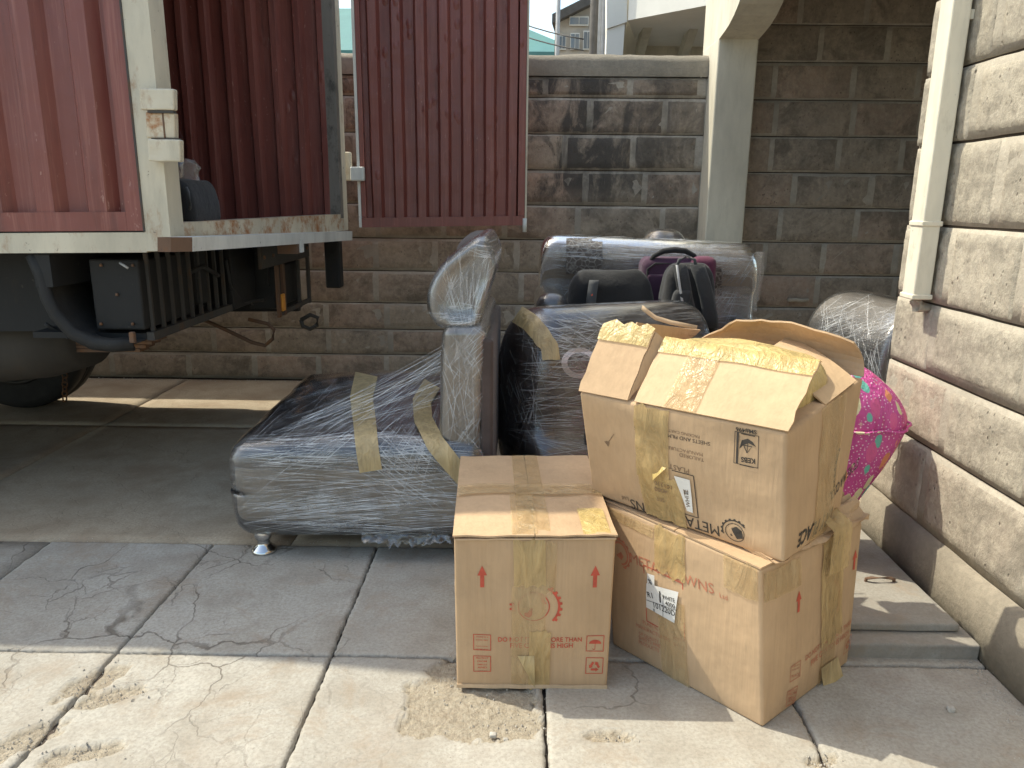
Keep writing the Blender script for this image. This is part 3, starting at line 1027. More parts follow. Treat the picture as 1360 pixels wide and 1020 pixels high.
gh = root('gabled_house', 'weathered pinkish house gable with louvred windows beyond the wall', 'house', (0.9, 12.0, 0))
YG = 11.5
pts = [PY(737, 80, YG), PY(792, 80, YG), PY(792, 4, YG), PY(737, 32, YG)]
base = [Vector((p.x, YG, 0)) if i < 2 else p for i, p in enumerate(pts)]
MB().hexa(base + [p + Vector((0.3, 2.5, 0)) for p in base]).build('gable_wall', 'plaster_pink', gh)
r0, r1 = PY(733, 31, YG - 0.15), PY(797, -1, YG - 0.15)
MB().hexa([r0, r1, r1 + Vector((0, 0, 0.12)), r0 + Vector((0, 0, 0.12)), r0 + Vector((0.3, 2.8, 0)), r1 + Vector((0.3, 2.8, 0)), r1 + Vector((0.3, 2.8, 0.12)), r0 + Vector((0.3, 2.8, 0.12))]).build('roof', 'roof_dark', gh)
for (xa, ya, xb, yb) in ((741, 47, 752, 66), (757, 44, 770, 66), (774, 41, 786, 66), (756, 22, 782, 34)):
    q0, q1 = PY(xa, yb, YG - 0.03), PY(xb, ya, YG - 0.03)
    fr = MB()
    fr.box((q0.x, YG - 0.04, q0.z), (q1.x, YG - 0.012, q1.z))
    wn = fr.build('window', 'plaster_white', gh)
    for k in range(2):
        w2 = (q1.x - q0.x - 0.03) / 2
        xa2 = q0.x + 0.01 + k * (w2 + 0.01)
        MB().box((xa2, YG - 0.046, q0.z + 0.015), (xa2 + w2, YG - 0.041, q1.z - 0.015)).build('pane', 'glass', wn)
p = PY(741, 30, YG - 0.3)
po = MB().tube([(p.x, p.y, 0.0), (p.x, p.y, 6.5)], 0.03, 8).build('pole', 'grey_pipe', None, True)
tag(po, 'thin grey pole beside the weathered gable', 'pole')

th = root('teal_roofed_building', 'low building with a teal sheet metal hip roof behind the wall', 'building', (-3, 17, 0))
MB().box((-9.6, 15.0, 0), (0.9, 20, 3.72)).build('wall', 'plaster_pink', th)
e0, e1 = PY(775, 69, 14.6), PY(700, 44, 17.0)
ez = e0.z
rz = PY(460, 8, 17.2).z
V = [(-10.2, 14.6, ez), (e0.x, 14.6, ez), (e0.x, 20.4, ez), (-10.2, 20.4, ez), (-7.5, 17.4, rz), (e1.x - 1.0, 17.4, rz)]
part('hip_roof', V + [(x, y, z - 0.1) for (x, y, z) in V[:4]], [(0, 1, 5, 4), (1, 2, 5), (2, 3, 4, 5), (3, 0, 4), (0, 6, 7, 1), (1, 7, 8, 2), (2, 8, 9, 3), (3, 9, 6, 0), (6, 9, 8, 7)], 'teal', th)
for k, (ya, yb) in enumerate(((20, 47), (36, 62))):
    A, B = PY(690, ya - 3, 10.5), PY(775, yb + 5, 9.2)
    A = A + (A - B) * 1.5
    wr = MB().tube([A + (B - A) * t + Vector((0, 0, -0.12 * 4 * t * (1 - t))) for t in [i / 10 for i in range(11)]], 0.008, 5).build('overhead_cable', 'wire', None, True)
    tag(wr, ('upper' if k == 0 else 'lower') + ' thin black cable strung in front of the sky towards the white building', 'cable', 'overhead cables')

# ================================================================== LORRY WITH CONTAINER BODY
OX, OY = -1.365, 2.95
DT = Vector((0.105, 0.9945, 0))
DS = Vector((-1, 0.0, 0))
lorry = root('lorry', 'maroon container lorry with cream frame parked with its rear doors open', 'lorry', (-3.8, 4.0, 0))


def TR(s, t, z):
    return Vector((OX, OY, 0)) + DS * s + DT * t + Vector((0, 0, z - 0.017 * s))


def tbox(mb, s0, s1, t0, t1, z0, z1):
    return mb.hexa([TR(s0, t0, z0), TR(s1, t0, z0), TR(s1, t1, z0), TR(s0, t1, z0), TR(s0, t0, z1), TR(s1, t0, z1), TR(s1, t1, z1), TR(s0, t1, z1)])


ZT = 3.22          # roof of the body
ZF = 1.19          # underside of the frame
WID = 2.12
LEN = 6.2


def corr(width, pitch, depth, fn, z0, z1, nzs=14, phase=0.0, flat=0.36, dent=0.0, slope=0.14):
    """trapezoid-ribbed sheet; fn(s, d, z) -> world point, d outwards"""
    prof = []
    x = -phase
    while x < width:
        for (a, d) in ((0, 0), (flat, 0), (flat + slope, 1), (1 - slope, 1)):
            xx = x + a * pitch
            if 0 <= xx <= width:
                prof.append((xx, d * depth))
        x += pitch
    prof = [(0.0, prof[0][1])] + prof + [(width, prof[-1][1])]
    out = []
    for k in range(nzs + 1):
        z = z0 + (z1 - z0) * k / nzs
        out.append([fn(s + 0.003 * nz(s * 3, z * 2, 1), d + dent * nz(s * 9, z * 7, 3), z) for (s, d) in prof])
    return out


body = MB()
tbox(body, 0.0, 0.10, 0.0, 0.10, ZF, ZT)
body.build('corner_post', 'cream', lorry)
b2 = MB()
tbox(b2, 0.012, 0.1, WID - 0.1, WID, ZF, ZT)
b2.build('corner_post', 'cream', lorry)
b2 = MB()
tbox(b2, 0.004, 0.09, WID - 0.155, WID - 0.102, ZF + 0.08, ZT)
b2.build('door_seal', 'seal', lorry)
b2 = MB()
tbox(b2, 0.102, LEN, 0.004, 0.09, ZF - 0.005, ZF + 0.072)
b2.build('bottom_rail', 'cream', lorry)
b2 = MB()
tbox(b2, 0.102, LEN, WID - 0.09, WID, ZF - 0.005, ZF + 0.08)
b2.build('bottom_rail', 'cream', lorry)
b2 = MB()
tbox(b2, 0.006, 0.11, 0.102, WID - 0.102, ZF + 0.002, ZF + 0.105)
b2.build('sill', 'rusty', lorry)
b2 = MB()
tbox(b2, 0.006, 0.11, 0.102, WID - 0.102, ZT - 0.2, ZT - 0.002)
b2.build('header', 'cream', lorry)
b2 = MB()
tbox(b2, 0.11, LEN, 0.09, WID - 0.09, ZF + 0.02, ZF + 0.075)
b2.build('floor', 'grimy', lorry)
b2 = MB()
tbox(b2, 0.0, LEN, 0.0, WID, ZT + 0.001, ZT + 0.05)
b2.build('roof', 'maroon', lorry)
b2 = MB()
tbox(b2, LEN - 0.02, LEN, 0.0, WID, ZF, ZT)
b2.build('front_wall', 'maroon', lorry)
rows = []
for (s_, h_) in ((0.46, 0.0), (0.5, 0.42), (0.6, 0.55), (0.95, 0.58), (1.25, 0.44), (1.6, 0.2), (1.9, 0.0)):
    rows.append([TR(s_, t_, ZT + 0.052 + h_ * k_) for (t_, k_) in ((0.0, 0.0), (-0.01, 0.9), (0.02, 1.0), (0.16, 1.02), (0.34, 0.95), (0.46, 0.6), (0.48, 0.0))])
MB().grid(rows).build('roof_shadow_caster', 'rubber', lorry, True)  # unseen hump added above the frame to shape the foreground shadow
# near side: framed ribbed panel between post and rail
fr = MB()
tbox(fr, 0.104, 0.168, 0.004, 0.055, ZF + 0.078, ZT - 0.12)
fr.build('side_frame', 'maroon', lorry)
fr = MB()
tbox(fr, 0.17, LEN - 0.03, 0.006, 0.055, ZF + 0.078, ZF + 0.15)
fr.build('side_frame', 'maroon', lorry)
fr = MB()
tbox(fr, 0.102, LEN - 0.03, 0.004, 0.07, ZT - 0.118, ZT)
fr.build('top_rail', 'cream', lorry)
MB().grid(corr(LEN - 0.2, 0.205, 0.04, lambda s, d, z: TR(s + 0.17, 0.052 - d, z), ZF + 0.15, ZT - 0.118, 14, 0.03, 0.36, 0.0, 0.15)).build('side_panel', 'maroon', lorry)
# far side seen from inside
MB().grid(corr(LEN - 0.1, 0.142, 0.036, lambda s, d, z: TR(s + 0.03, WID - 0.12 - d, z), ZF + 0.075, ZT - 0.002, 14, 0.05, 0.5, 0.002, 0.13)).build('far_side_panel', 'maroon', lorry)
MB().grid([[TR(s, WID - 0.02, z) for s in (0.1, LEN)] for z in (ZF + 0.08, ZT)]).build('far_side_skin', 'maroon', lorry)

# heavy hinge plates on the near post
for (xa, ya, xb, yb, m, dy) in ((191, 119, 234, 147, 'cream', 0.0), (198, 150, 233, 184, 'rusty', 0.012), (203, 186, 243, 215, 'cream', -0.004)):
    q0, q1 = PY(xa, yb, 2.93), PY(xb, ya, 2.93)
    cx_, cz_ = (q0.x + q1.x) / 2, (q0.z + q1.z) / 2
    MB().rbox((cx_, 2.92 + dy, cz_), (q1.x - q0.x, 0.035, q1.z - q0.z), 0.006, 4, 2, lambda p: Vector((p.x + 0.08 * p.z, p.y + 0.004 * nz(p.x * 20, p.z * 20, 1), p.z + 0.003 * nz(p.x * 30, 3, 1)))).build('hinge_plate', m, lorry)
for (x0_, y0_, x1_, y1_) in ((197, 148.5, 231, 148.5), (202, 184.8, 238, 184.8)):
    a_, b_ = PY(x0_, y0_, 2.912), PY(x1_, y1_, 2.912)
    MB().box((a_.x, 2.905, a_.z - 0.004), (b_.x, 2.93, a_.z + 0.004)).build('hinge_gap', 'grimy', lorry)
q = PY(217, 167, 2.91)
MB().box((q.x - 0.003, 2.912, q.z - 0.045), (q.x + 0.003, 2.917, q.z + 0.045)).build('weld_seam', 'rust', lorry)
sm = MB()
tbox(sm, 0.096, 0.1035, -0.003, 0.01, ZF + 0.075, ZT - 0.12)
sm.build('gasket', 'grimy', lorry)
# far door swung open beyond the far post
DA, DBv = PY(478, 303, 5.16), PY(702, 297, 5.22)
DD = Vector((DBv.x - DA.x, DBv.y - DA.y, 0))
DW = DD.length
DD.normalize()
DN = Vector((DD.y, -DD.x, 0))
ZD0, ZD1 = 1.205, 3.1


def DR(s, d, z):
    return Vector((DA.x, DA.y, 0)) + DD * s + DN * d + Vector((0, 0, z + 0.022 * s))


def dbox(s0, s1, d0, d1, z0, z1):
    return MB().hexa([DR(s0, d0, z0), DR(s1, d0, z0), DR(s1, d1, z0), DR(s0, d1, z0), DR(s0, d0, z1), DR(s1, d0, z1), DR(s1, d1, z1), DR(s0, d1, z1)])


door = MB().grid(corr(DW - 0.09, DW / 7.6, 0.045, lambda s, d, z: DR(s + 0.04, d - 0.018, z), ZD0 + 0.06, ZD1 - 0.06, 40, 0.02, 0.42, 0.006, 0.12)).build('rear_door', 'maroon', lorry)
dbox(0.0, 0.018, -0.045, 0.03, ZD0, ZD1).build('edge_trim', 'white', door)
dbox(0.02, DW - 0.03, -0.045, 0.035, ZD0, ZD0 + 0.062).build('bottom_frame', 'maroon', door)
dbox(0.02, DW - 0.03, -0.045, 0.035, ZD1 - 0.062, ZD1).build('top_frame', 'maroon', door)
dbox(0.02, 0.05, -0.044, 0.028, ZD0 + 0.064, ZD1 - 0.064).build('side_frame', 'maroon', door)
dbox(DW - 0.075, DW - 0.03, -0.044, 0.034, ZD0 + 0.064, ZD1 - 0.064).build('side_frame', 'maroon', door)
dbox(DW - 0.028, DW - 0.016, -0.04, 0.03, ZD0 + 0.02, ZD1 - 0.02).build('edge_trim', 'cream', door)
MB().grid([[DR(0.03, -0.046, z), DR(DW - 0.03, -0.046, z)] for z in (ZD0 + 0.01, ZD1 - 0.01)]).build('door_skin', 'maroon', door)
q = PY(475, 231, 5.1)
MB().rbox((q.x, 5.10, q.z), (0.09, 0.05, 0.09), 0.01, 2, 2).build('latch_block', 'white', door)
q = PY(462, 221, 5.12)
MB().rbox((q.x, 5.12, q.z), (0.05, 0.04, 0.18), 0.008, 2, 2).build('hinge_lug', 'cream', door)
q0 = PY(697, 290, 5.18)
MB().tube([q0, q0 + Vector((0, 0, -0.09))], 0.014, 8).build('locking_rod', 'white', door, True)

# step board across the rear
ba, bb, bc_, bd = PY(256, 315, 2.88), PY(468, 307, 5.0), PY(468, 319, 5.0), PY(256, 334, 2.88)
out = Vector((-0.10, 0, 0))
MB().hexa([ba, bb, bb + out, ba + out, bd, bc_, bc_ + out, bd + out]).build('step_board', 'white', lorry)
e = (ba - bb).normalized() * 0.2
s0, s1 = ba + e * 0.02, bd + e * 0.02
MB().hexa([s0, s0 + e * 0.3 + Vector((-0.05, 0, 0)), s0 + e * 0.3 + out, s0 + out, s1, s1 + e * 0.3 + Vector((-0.05, 0, 0)), s1 + e * 0.3 + out, s1 + out]).build('board_end', 'rust', lorry)
q0, q1 = PY(384, 314, 4.02), PY(397, 337, 4.02)
MB().box((q0.x - 0.06, 4.0, q1.z), (q1.x, 4.06, q0.z)).build('board_bracket', 'rust', lorry)
q0 = PY(399, 330, 4.05)
MB().box((q0.x, 4.03, q0.z - 0.02), (q0.x + 0.012, 4.075, q0.z + 0.05)).build('bracket_plate', 'white', lorry)

# chassis, tank, tool box, mudguard
ch1 = MB()
tbox(ch1, 0.25, LEN + 1.6, 0.62, 0.72, 0.90, ZF - 0.01)
ch1.build('chassis_rail', 'black_metal', lorry)
ch1 = MB()
tbox(ch1, 0.25, LEN + 1.6, 1.40, 1.50, 0.90, ZF - 0.01)
ch1.build('chassis_rail', 'black_metal', lorry)
for s in (0.5, 1.3, 2.1, 3.2, 4.4):
    c = MB()
    tbox(c, s, s + 0.07, 0.02, WID - 0.02, 1.05, ZF - 0.012)
    c.build('cross_member', 'black_metal', lorry)
c = MB()
tbox(c, 1.0, 1.08, 0.72, 1.40, 0.80, 1.04)
c.build('cross_member', 'black_metal', lorry)
tb0, tb1 = PY(128, 438, 3.05), PY(183, 345, 3.05)
c = MB().rbox(((tb0.x + tb1.x) / 2, 3.05 + 0.22, (tb0.z + tb1.z) / 2), (tb1.x - tb0.x, 0.44, tb1.z - tb0.z), 0.01, 3, 2)
tbx = c.build('tool_box', 'black_metal', lorry)
q = PY(166, 352, 3.03)
MB().tube([q + Vector((-0.02, 0, 0.008)), q + Vector((0.0, -0.01, 0.0)), q + Vector((0.016, -0.008, -0.012))], 0.005, 6).build('latch', 'grey_pipe', tbx, True)
c = MB()
tbox(c, 0.62, 1.9, 0.28, 0.60, 0.83, ZF - 0.02)
c.build('shield_and_shade_panel', 'black_metal', lorry)
c = MB()
tbox(c, 0.35, 1.08, WID - 0.06, WID - 0.02, 0.66, ZF - 0.02)
c.build('shield_and_shade_panel', 'black_metal', lorry)  # panel added on the far side to shade the sunlit ground strip
c = MB()
tbox(c, 1.1, 2.3, WID - 0.06, WID - 0.01, 0.60, ZF - 0.02)
c.build('shield_and_shade_panel', 'grimy', lorry)  # second added panel, carries that ground shadow further along the lorry
# mudguard strip sweeping down
path = [(44, 338), (56, 365), (64, 395), (76, 418), (98, 442), (125, 455), (150, 458), (180, 456)]
rows = []
for i, (x, y) in enumerate(path):
    a_, b_ = path[max(0, i - 1)], path[min(len(path) - 1, i + 1)]
    dx, dy = b_[0] - a_[0], b_[1] - a_[1]
    L = math.hypot(dx, dy)
    row = []
    for o in (-8, -4, 0, 4, 8):
        pnt = PY(x - dy / L * o, y + dx / L * o, 2.99)
        row.append(pnt + Vector((0, -0.02 * math.cos(o / 8 * 1.4) + 0.004 * nz(x * 0.1, y * 0.1, o), 0)))
    rows.append(row)
MB().sheet(rows, 0.012).build('mudguard_strip', 'black_metal', lorry, True)
rows2 = [[PY(x, y, 2.995), PY(x, y, 3.2), PY(x, y, 3.2) + Vector((0, 0.35, 0))] for (x, y) in path]
MB().sheet([[Vector((r[0].x, yy, r[0].z)) for yy in (3.0, 3.2, 3.5)] for r in rows2], 0.006).build('mudguard', 'rubber', lorry, True)
q = PY(176, 448, 2.975)
MB().rbox(q, (0.022, 0.02, 0.045), 0.005, 2, 2).build('mudguard_clip', 'rust', lorry)
# fuel tank low under the body
loops = []
for i in range(0, 13):
    t = i / 12
    s = 0.78 + 2.4 * t
    rr = 0.23 * (1 - 0.35 * max(0, (0.16 - t) / 0.16) ** 2)
    loops.append([TR(s, 0.62 + rr * 1.15 * math.cos(k * math.pi / 12), 0.74 + rr * 0.9 * math.sin(k * math.pi / 12)) for k in range(24)])
MB().loft(loops).build('fuel_tank', 'tank', lorry, True)
# battery cage below the rear edge
XCg = -1.545
cz0, cz1 = 0.845, ZF - 0.02
cage = MB().box((XCg - 0.02, 3.08, cz0 - 0.035), (XCg + 0.012, 3.95, cz0)).build('battery_cage', 'grimy', lorry)
for k in range(9):
    y = 3.10 + k * 0.098
    MB().box((XCg - 0.012, y, cz0 + 0.001), (XCg + 0.004, y + 0.014, cz1)).build('cage_bar', 'grimy', cage)
MB().box((XCg - 0.5, 3.08, cz0 - 0.03), (XCg - 0.022, 3.94, cz0 - 0.005)).build('cage_floor', 'black_metal', cage)
MB().rbox((XCg - 0.2, 3.40, 0.955), (0.20, 0.22, 0.21), 0.008, 2, 2).build('battery', 'rust', lorry)
MB().rbox((XCg - 0.2, 3.66, 0.94), (0.20, 0.2, 0.18), 0.008, 2, 2).build('battery', 'black_metal', lorry)
# rear lamp carrier at the far corner
MB().rbox((-1.62, 4.14, 0.98), (0.18, 0.34, 0.34), 0.01, 3, 2).build('reservoir_box', 'black_metal', lorry)
XL = -1.40
lc = MB().box((XL - 0.015, 4.05, 1.02), (XL, 4.98, ZF - 0.02)).build('lamp_carrier', 'grimy', lorry)
for (ya, yb) in ((4.30, 4.335), (4.40, 4.44), (4.72, 4.745), (4.93, 4.97)):
    MB().box((XL - 0.014, ya, 0.72), (XL + 0.002, yb, 1.018)).build('carrier_strut', 'rust' if ya < 4.42 else 'grimy', lc)
MB().box((XL - 0.013, 4.342, 0.725), (XL + 0.001, 4.925, 0.752)).build('carrier_bar', 'grimy', lc)
MB().rbox((XL + 0.004, 4.367, 0.80), (0.016, 0.05, 0.10), 0.006, 2, 2).build('rear_lamp', 'orange', lorry)
MB().rbox((XL - 0.12, 4.62, 0.88), (0.16, 0.5, 0.24), 0.01, 3, 2).build('light_housing', 'black_metal', lorry)
MB().rbox((-1.26, 5.06, 0.98), (0.10, 0.10, 0.34), 0.012, 3, 2).build('corner_bracket', 'black_metal', lorry)
lp = [(262, 421), (300, 438), (335, 455), (352, 459), (362, 450), (364, 438), (356, 430), (330, 424)]
MB().tube([PY(x, y, 4.25) for (x, y) in lp], 0.011, 7).build('tie_rod', 'rust', lorry, True)
lp = [(400, 425), (412, 418), (422, 422), (421, 432), (412, 437), (402, 433), (400, 425)]
MB().tube([PY(x, y, 4.9) for (x, y) in lp], 0.014, 7).build('tow_loop', 'grimy', lorry, True)


def wheel(x, y, r, w, name='wheel'):
    prof = [(0.30, -0.5), (0.86, -0.5), (0.97, -0.42), (1.0, -0.3), (1.0, -0.08), (0.975, -0.07), (0.975, -0.03), (1.0, -0.02), (1.0, 0.02), (0.975, 0.03), (0.975, 0.07), (1.0, 0.08), (1.0, 0.3), (0.97, 0.42), (0.86, 0.5), (0.30, 0.5)]
    n = 40
    lo = [[(x + rr * r * math.cos(2 * math.pi * k / n), y + ww * w, r + rr * r * math.sin(2 * math.pi * k / n)) for k in range(n)] for rr, ww in prof]
    ty = MB().loft(lo).build(name, 'rubber', lorry, True)
    pr2 = [(0.62, -0.52), (0.58, -0.53), (0.5, -0.40), (0.22, -0.36), (0.2, -0.5), (0.02, -0.52)]
    lo = [[(x + rr * r * math.cos(2 * math.pi * k / n), y + ww * w, r + rr * r * math.sin(2 * math.pi * k / n)) for k in range(n)] for rr, ww in pr2]
    MB().loft(lo).build('rim', 'grimy', ty, True)


for x in (-3.34, -7.6):
    for y in (3.28, 4.925):
        wheel(x, y, 0.46, 0.28)
MB().tube([(-3.34, 3.3, 0.46), (-3.34, 4.8, 0.46)], 0.07, 12).build('axle', 'black_metal', lorry, True)
# hanging chain
for i in range(7):
    c = PY(86, 492 + i * 6.2, 4.6)
    n = 12
    lk = [c + Vector((0.014 * math.cos(k * 2 * math.pi / n) * (1 if i % 2 else 0.25), 0.014 * math.cos(k * 2 * math.pi / n) * (0.25 if i % 2 else 1), 0.020 * math.sin(k * 2 * math.pi / n))) for k in range(n + 1)]
    MB().tube(lk, 0.0045, 6).build('chain_link', 'rust', lorry, True)
MB().tube([PY(86, 490, 4.6), PY(86, 490, 4.6) + Vector((0, 0, 0.42))], 0.006, 6).build('chain_hook', 'rust', lorry, True)
# cab out of sight keeps the lorry whole
c = MB()
tbox(c, LEN + 0.15, LEN + 1.7, 0.05, WID - 0.05, 0.6, 2.7)
c.build('cab', 'white', lorry)

for k, pth in enumerate(([(110, 345, 3.3), (120, 372, 3.28), (140, 395, 3.6), (210, 392, 3.9)], [(186, 345, 3.2), (192, 370, 3.25), (225, 402, 3.5), (262, 396, 3.9)], [(300, 345, 3.9), (306, 380, 3.95), (322, 402, 4.1), (350, 398, 4.3)], [(240, 346, 3.6), (252, 362, 3.55), (270, 354, 3.6), (290, 366, 3.8)], [(60, 430, 3.1), (90, 448, 3.15), (130, 446, 3.3), (185, 441, 3.4)])):
    P_ = [PY(*q_) for q_ in pth]
    sm_ = []
    for i in range(len(P_) - 1):
        for t in (0.0, 0.25, 0.5, 0.75):
            sm_.append(P_[i].lerp(P_[i + 1], t * t * (3 - 2 * t)))
    MB().tube(sm_ + [P_[-1]], 0.008 + 0.003 * (k % 2), 7).build('hose', 'rubber', lorry, True)
for k in range(7):
    c = MB()
    tbox(c, 0.30 + 0.03 * k, 1.75 - 0.03 * k, 0.50, 0.575, 0.80 - 0.018 * k, 0.815 - 0.018 * k)
    c.build('spring_leaf', 'rust', lorry)
for (x, y) in ((134, 352), (176, 352), (134, 430), (176, 430), (155, 391)):
    q_ = PY(x, y, 3.045)
    MB().lathe(q_ + Vector((0, 0, -0.006)), [(0.0, 0), (0.006, 0.0), (0.006, 0.01), (0.0, 0.012)], 8).build('bolt', 'rust', tbx, True)
for y_ in (4.1, 4.25, 4.5, 4.65, 4.8, 4.92):
    MB().rbox((XL + 0.003, y_, 1.08), (0.012, 0.02, 0.02), 0.004, 1, 2).build('bolt', 'rust', lc)

# luggage on the lorry floor
zf = ZF + 0.077
q0, q1 = PY(222, 292, 3.3), PY(258, 238, 3.3)
bg_ = root('holdall', 'black holdall standing on the lorry floor just inside the rear post', 'bag', ((q0.x + q1.x) / 2, 3.4, zf))
MB().rbox(((q0.x + q1.x) / 2, 3.42, zf + (q1.z - zf) / 2), (q1.x - q0.x, 0.34, q1.z - zf), 0.045, 5, 4, lambda p: Vector((p.x * (1 - 0.35 * max(0, p.z) / 0.09), p.y, p.z + 0.006 * nz(p.x * 9, p.y * 9, 2)))).build('body', 'bag_black', bg_, True)
q2 = PY(249, 262, 3.24)
MB().tube([q2 + Vector((0.0, 0, 0.04)), q2 + Vector((0.012, -0.012, 0.02)), q2 + Vector((0.014, -0.012, -0.03)), q2 + Vector((0.004, 0, -0.05))], 0.006, 6).build('strap', 'strap', bg_, True)
q3 = PY(238, 226, 3.36)
pk = MB().rbox((q3.x - 0.02, 3.42, (q3.z + q1.z) / 2 + 0.005), (0.10, 0.2, (q3.z - q1.z) * 2 + 0.05), 0.03, 6, 3, lambda p: Vector((p.x + 0.02 * nz(p.x * 30, p.y * 20, p.z * 30), p.y, p.z + 0.015 * nz(p.x * 30, p.y * 30, p.z * 20)))).build('plastic_packet', 'film_back', None, True)
tag(pk, 'crumpled clear plastic packet lying on the black holdall in the lorry', 'plastic bag')

# ================================================================== WRAPPED SOFA PIECES
def inflate(o, name, d, mat, parent, amp=0.004, freq=9.0):
    """a film shell standing d off an existing part"""
    off = wloc(o)
    me = o.data
    vn = [v.normal.copy() for v in me.vertices]
    vs_ = []
    for v, nn in zip(me.vertices, vn):
        p = v.co + off
        vs_.append(p + nn * (d + amp * (0.5 + nz(p.x * freq, p.y * freq, p.z * freq))))
    return part(name, vs_, [tuple(p.vertices) for p in me.polygons], mat, parent, True)


def creases(rt, bvh, fields, seed=1):
    rg = random.Random(seed)
    mb = MB()
    for (cnt, xr, yr, ang, ln, wd, focus) in fields:
        for _ in range(cnt):
            x, y = rg.uniform(*xr), rg.uniform(*yr)
            a = math.radians(rg.uniform(*ang))
            if focus:
                a = math.atan2(focus[1] - y, focus[0] - x) + math.radians(rg.uniform(*ang))
            L = rg.uniform(*ln)
            cv = rg.uniform(-0.06, 0.06)
            w0 = rg.uniform(*wd) / 1000.0
            pts = []
            for i in range(9):
                t = i / 8
                xx = x + math.cos(a + cv * (t - 0.5)) * L * (t - 0.5)
                yy = y + math.sin(a + cv * (t - 0.5)) * L * (t - 0.5)
                d = Vector(ray(xx, yy)).normalized()
                h = bvh.ray_cast(Vector(CAM), d)
                if h[0] is None or (pts and (h[0] - pts[-1][0]).length > 0.16):
                    break
                nn = h[1] if h[1].dot(d) < 0 else -h[1]
                pts.append((h[0] + nn * 0.003, nn))
            if len(pts) < 4:
                continue
            m = len(pts)
            rows = []
            for i in range(m):
                tg = (pts[min(i + 1, m - 1)][0] - pts[max(0, i - 1)][0]).normalized()
                sd_ = tg.cross(pts[i][1]).normalized() * (w0 * (0.15 + math.sin(math.pi * (i + 0.4) / (m - 0.2))))
                rows.append([pts[i][0] - sd_, pts[i][0] + pts[i][1] * w0 * 0.8, pts[i][0] + sd_])
            mb.grid(rows)
    o = mb.build('film_creases', 'crease', rt, True)
    o['kind'] = 'stuff'
    return o


def chrome_leg(x, y, h, parent, r=0.05):
    return MB().lathe((x, y, 0), [(0.0, 0.0), (r, 0.0), (r, 0.008), (r * 0.9, 0.016), (r * 0.55, 0.03), (r * 0.45, h * 0.5), (r * 0.62, h * 0.62), (r * 0.75, h * 0.8), (r * 0.6, h * 0.95), (r * 0.6, h), (0.0, h)], 24).build('leg', 'chrome', parent, True)


cs = root('chaise_sofa', 'brown chaise sofa seat with tall rolled headrest in clear stretch film on chrome feet', 'sofa', (-0.65, 3.2, 0))
sx0, sx1, sy0, sy1 = -1.115, -0.14, 2.74, 3.76


def seat_def(p):
    u = (p.x + 0.4875) / 0.975          # 0 at the rounded foot end
    v = (p.y + 0.51) / 1.02
    z = p.z
    if z > 0:
        z += (0.045 * math.sin(min(1, max(0, v)) * math.pi * 0.6) + 0.02 * math.sin(u * 3.0)) * (z / 0.19)
        z -= 0.02 * max(0, 0.2 - u) / 0.2
    y = p.y
    y += 0.012 * nz(p.x * 4, p.z * 7, 2)
    z += 0.006 * nz(p.x * 6, p.y * 6, 5)
    x = p.x + 0.012 * (1 - (z / 0.2) ** 2) * (-1 if p.x < 0 else 0)
    return Vector((x, y, z))


seat = MB().rbox(((sx0 + sx1) / 2, (sy0 + sy1) / 2, 0.285), (sx1 - sx0, sy1 - sy0, 0.37), 0.06, 18, 6, seat_def).build('seat', 'fab_dark', cs, True)
band = MB().rbox(((sx0 + sx1) / 2 + 0.012, (sy0 + sy1) / 2 - 0.004, 0.265), (sx1 - sx0 + 0.012, sy1 - sy0 + 0.006, 0.27), 0.058, 16, 5, lambda p: Vector((p.x - 0.012, p.y * 1.003 + 0.012 * nz(p.x * 4, p.z * 7, 2), p.z + 0.03 * nz(p.x * 2.5, 1, 7)))).build('front_panel', 'fab_taupe', cs, True)
MB().rbox(((sx0 + sx1) / 2, (sy0 + sy1) / 2 + 0.02, 0.10), (sx1 - sx0 - 0.06, sy1 - sy0 - 0.06, 0.035), 0.01, 4, 2).build('base_frame', 'fab_dark', cs, True)
for (x, y) in ((-1.035, 2.80), (-0.22, 2.82), (-1.03, 3.68), (-0.22, 3.68)):
    chrome_leg(x, y, 0.093, cs)
# upright back seen from its end, then the rolled headrest
bx0, bx1 = -0.302, -0.150


def back_def(p):
    return Vector((p.x + 0.03 * (p.z / 0.3) ** 2 * 0.4 + 0.005 * nz(p.y * 5, p.z * 6, 1), p.y, p.z))


back = MB().rbox(((bx0 + bx1) / 2, 3.24, 0.60), (bx1 - bx0, 0.94, 0.66), 0.03, 10, 4, back_def).build('backrest', 'fab_taupe', cs, True)
edge = MB().rbox((bx1 + 0.02, 3.245, 0.58), (0.05, 0.95, 0.62), 0.015, 6, 3).build('back_panel', 'fab_brown', cs, True)


def head_loops(grow=0.0):
    out = []
    ctr = [(-0.235, 0.905), (-0.255, 0.95), (-0.258, 1.0), (-0.245, 1.06), (-0.222, 1.12), (-0.195, 1.18), (-0.172, 1.225)]
    wid = [0.062, 0.085, 0.096, 0.104, 0.106, 0.088, 0.045]
    n = 44
    prof = []
    for k in range(len(ctr)):
        prof.append((ctr[k][0] - wid[k] - grow, ctr[k][1]))
    prof.append((-0.165, 1.262 + grow))
    prof.append((-0.128, 1.255 + grow))
    for k in range(len(ctr) - 1, -1, -1):
        prof.append((ctr[k][0] + wid[k] * 1.05 + grow, ctr[k][1]))
    c = Vector((-0.21, 0, 1.08))
    for (y, s) in ((2.80, 0.55), (2.785 - grow, 0.80), (2.80, 0.93), (2.83, 1.0), (3.0, 1.0), (3.25, 1.0), (3.5, 1.0), (3.64, 0.98), (3.68, 0.9), (3.70, 0.6)):
        out.append([(c.x + (x - c.x) * s + 0.006 * nz(x * 7, y * 3, z * 7), y, c.z + (z - c.z) * s) for (x, z) in prof])
    return out


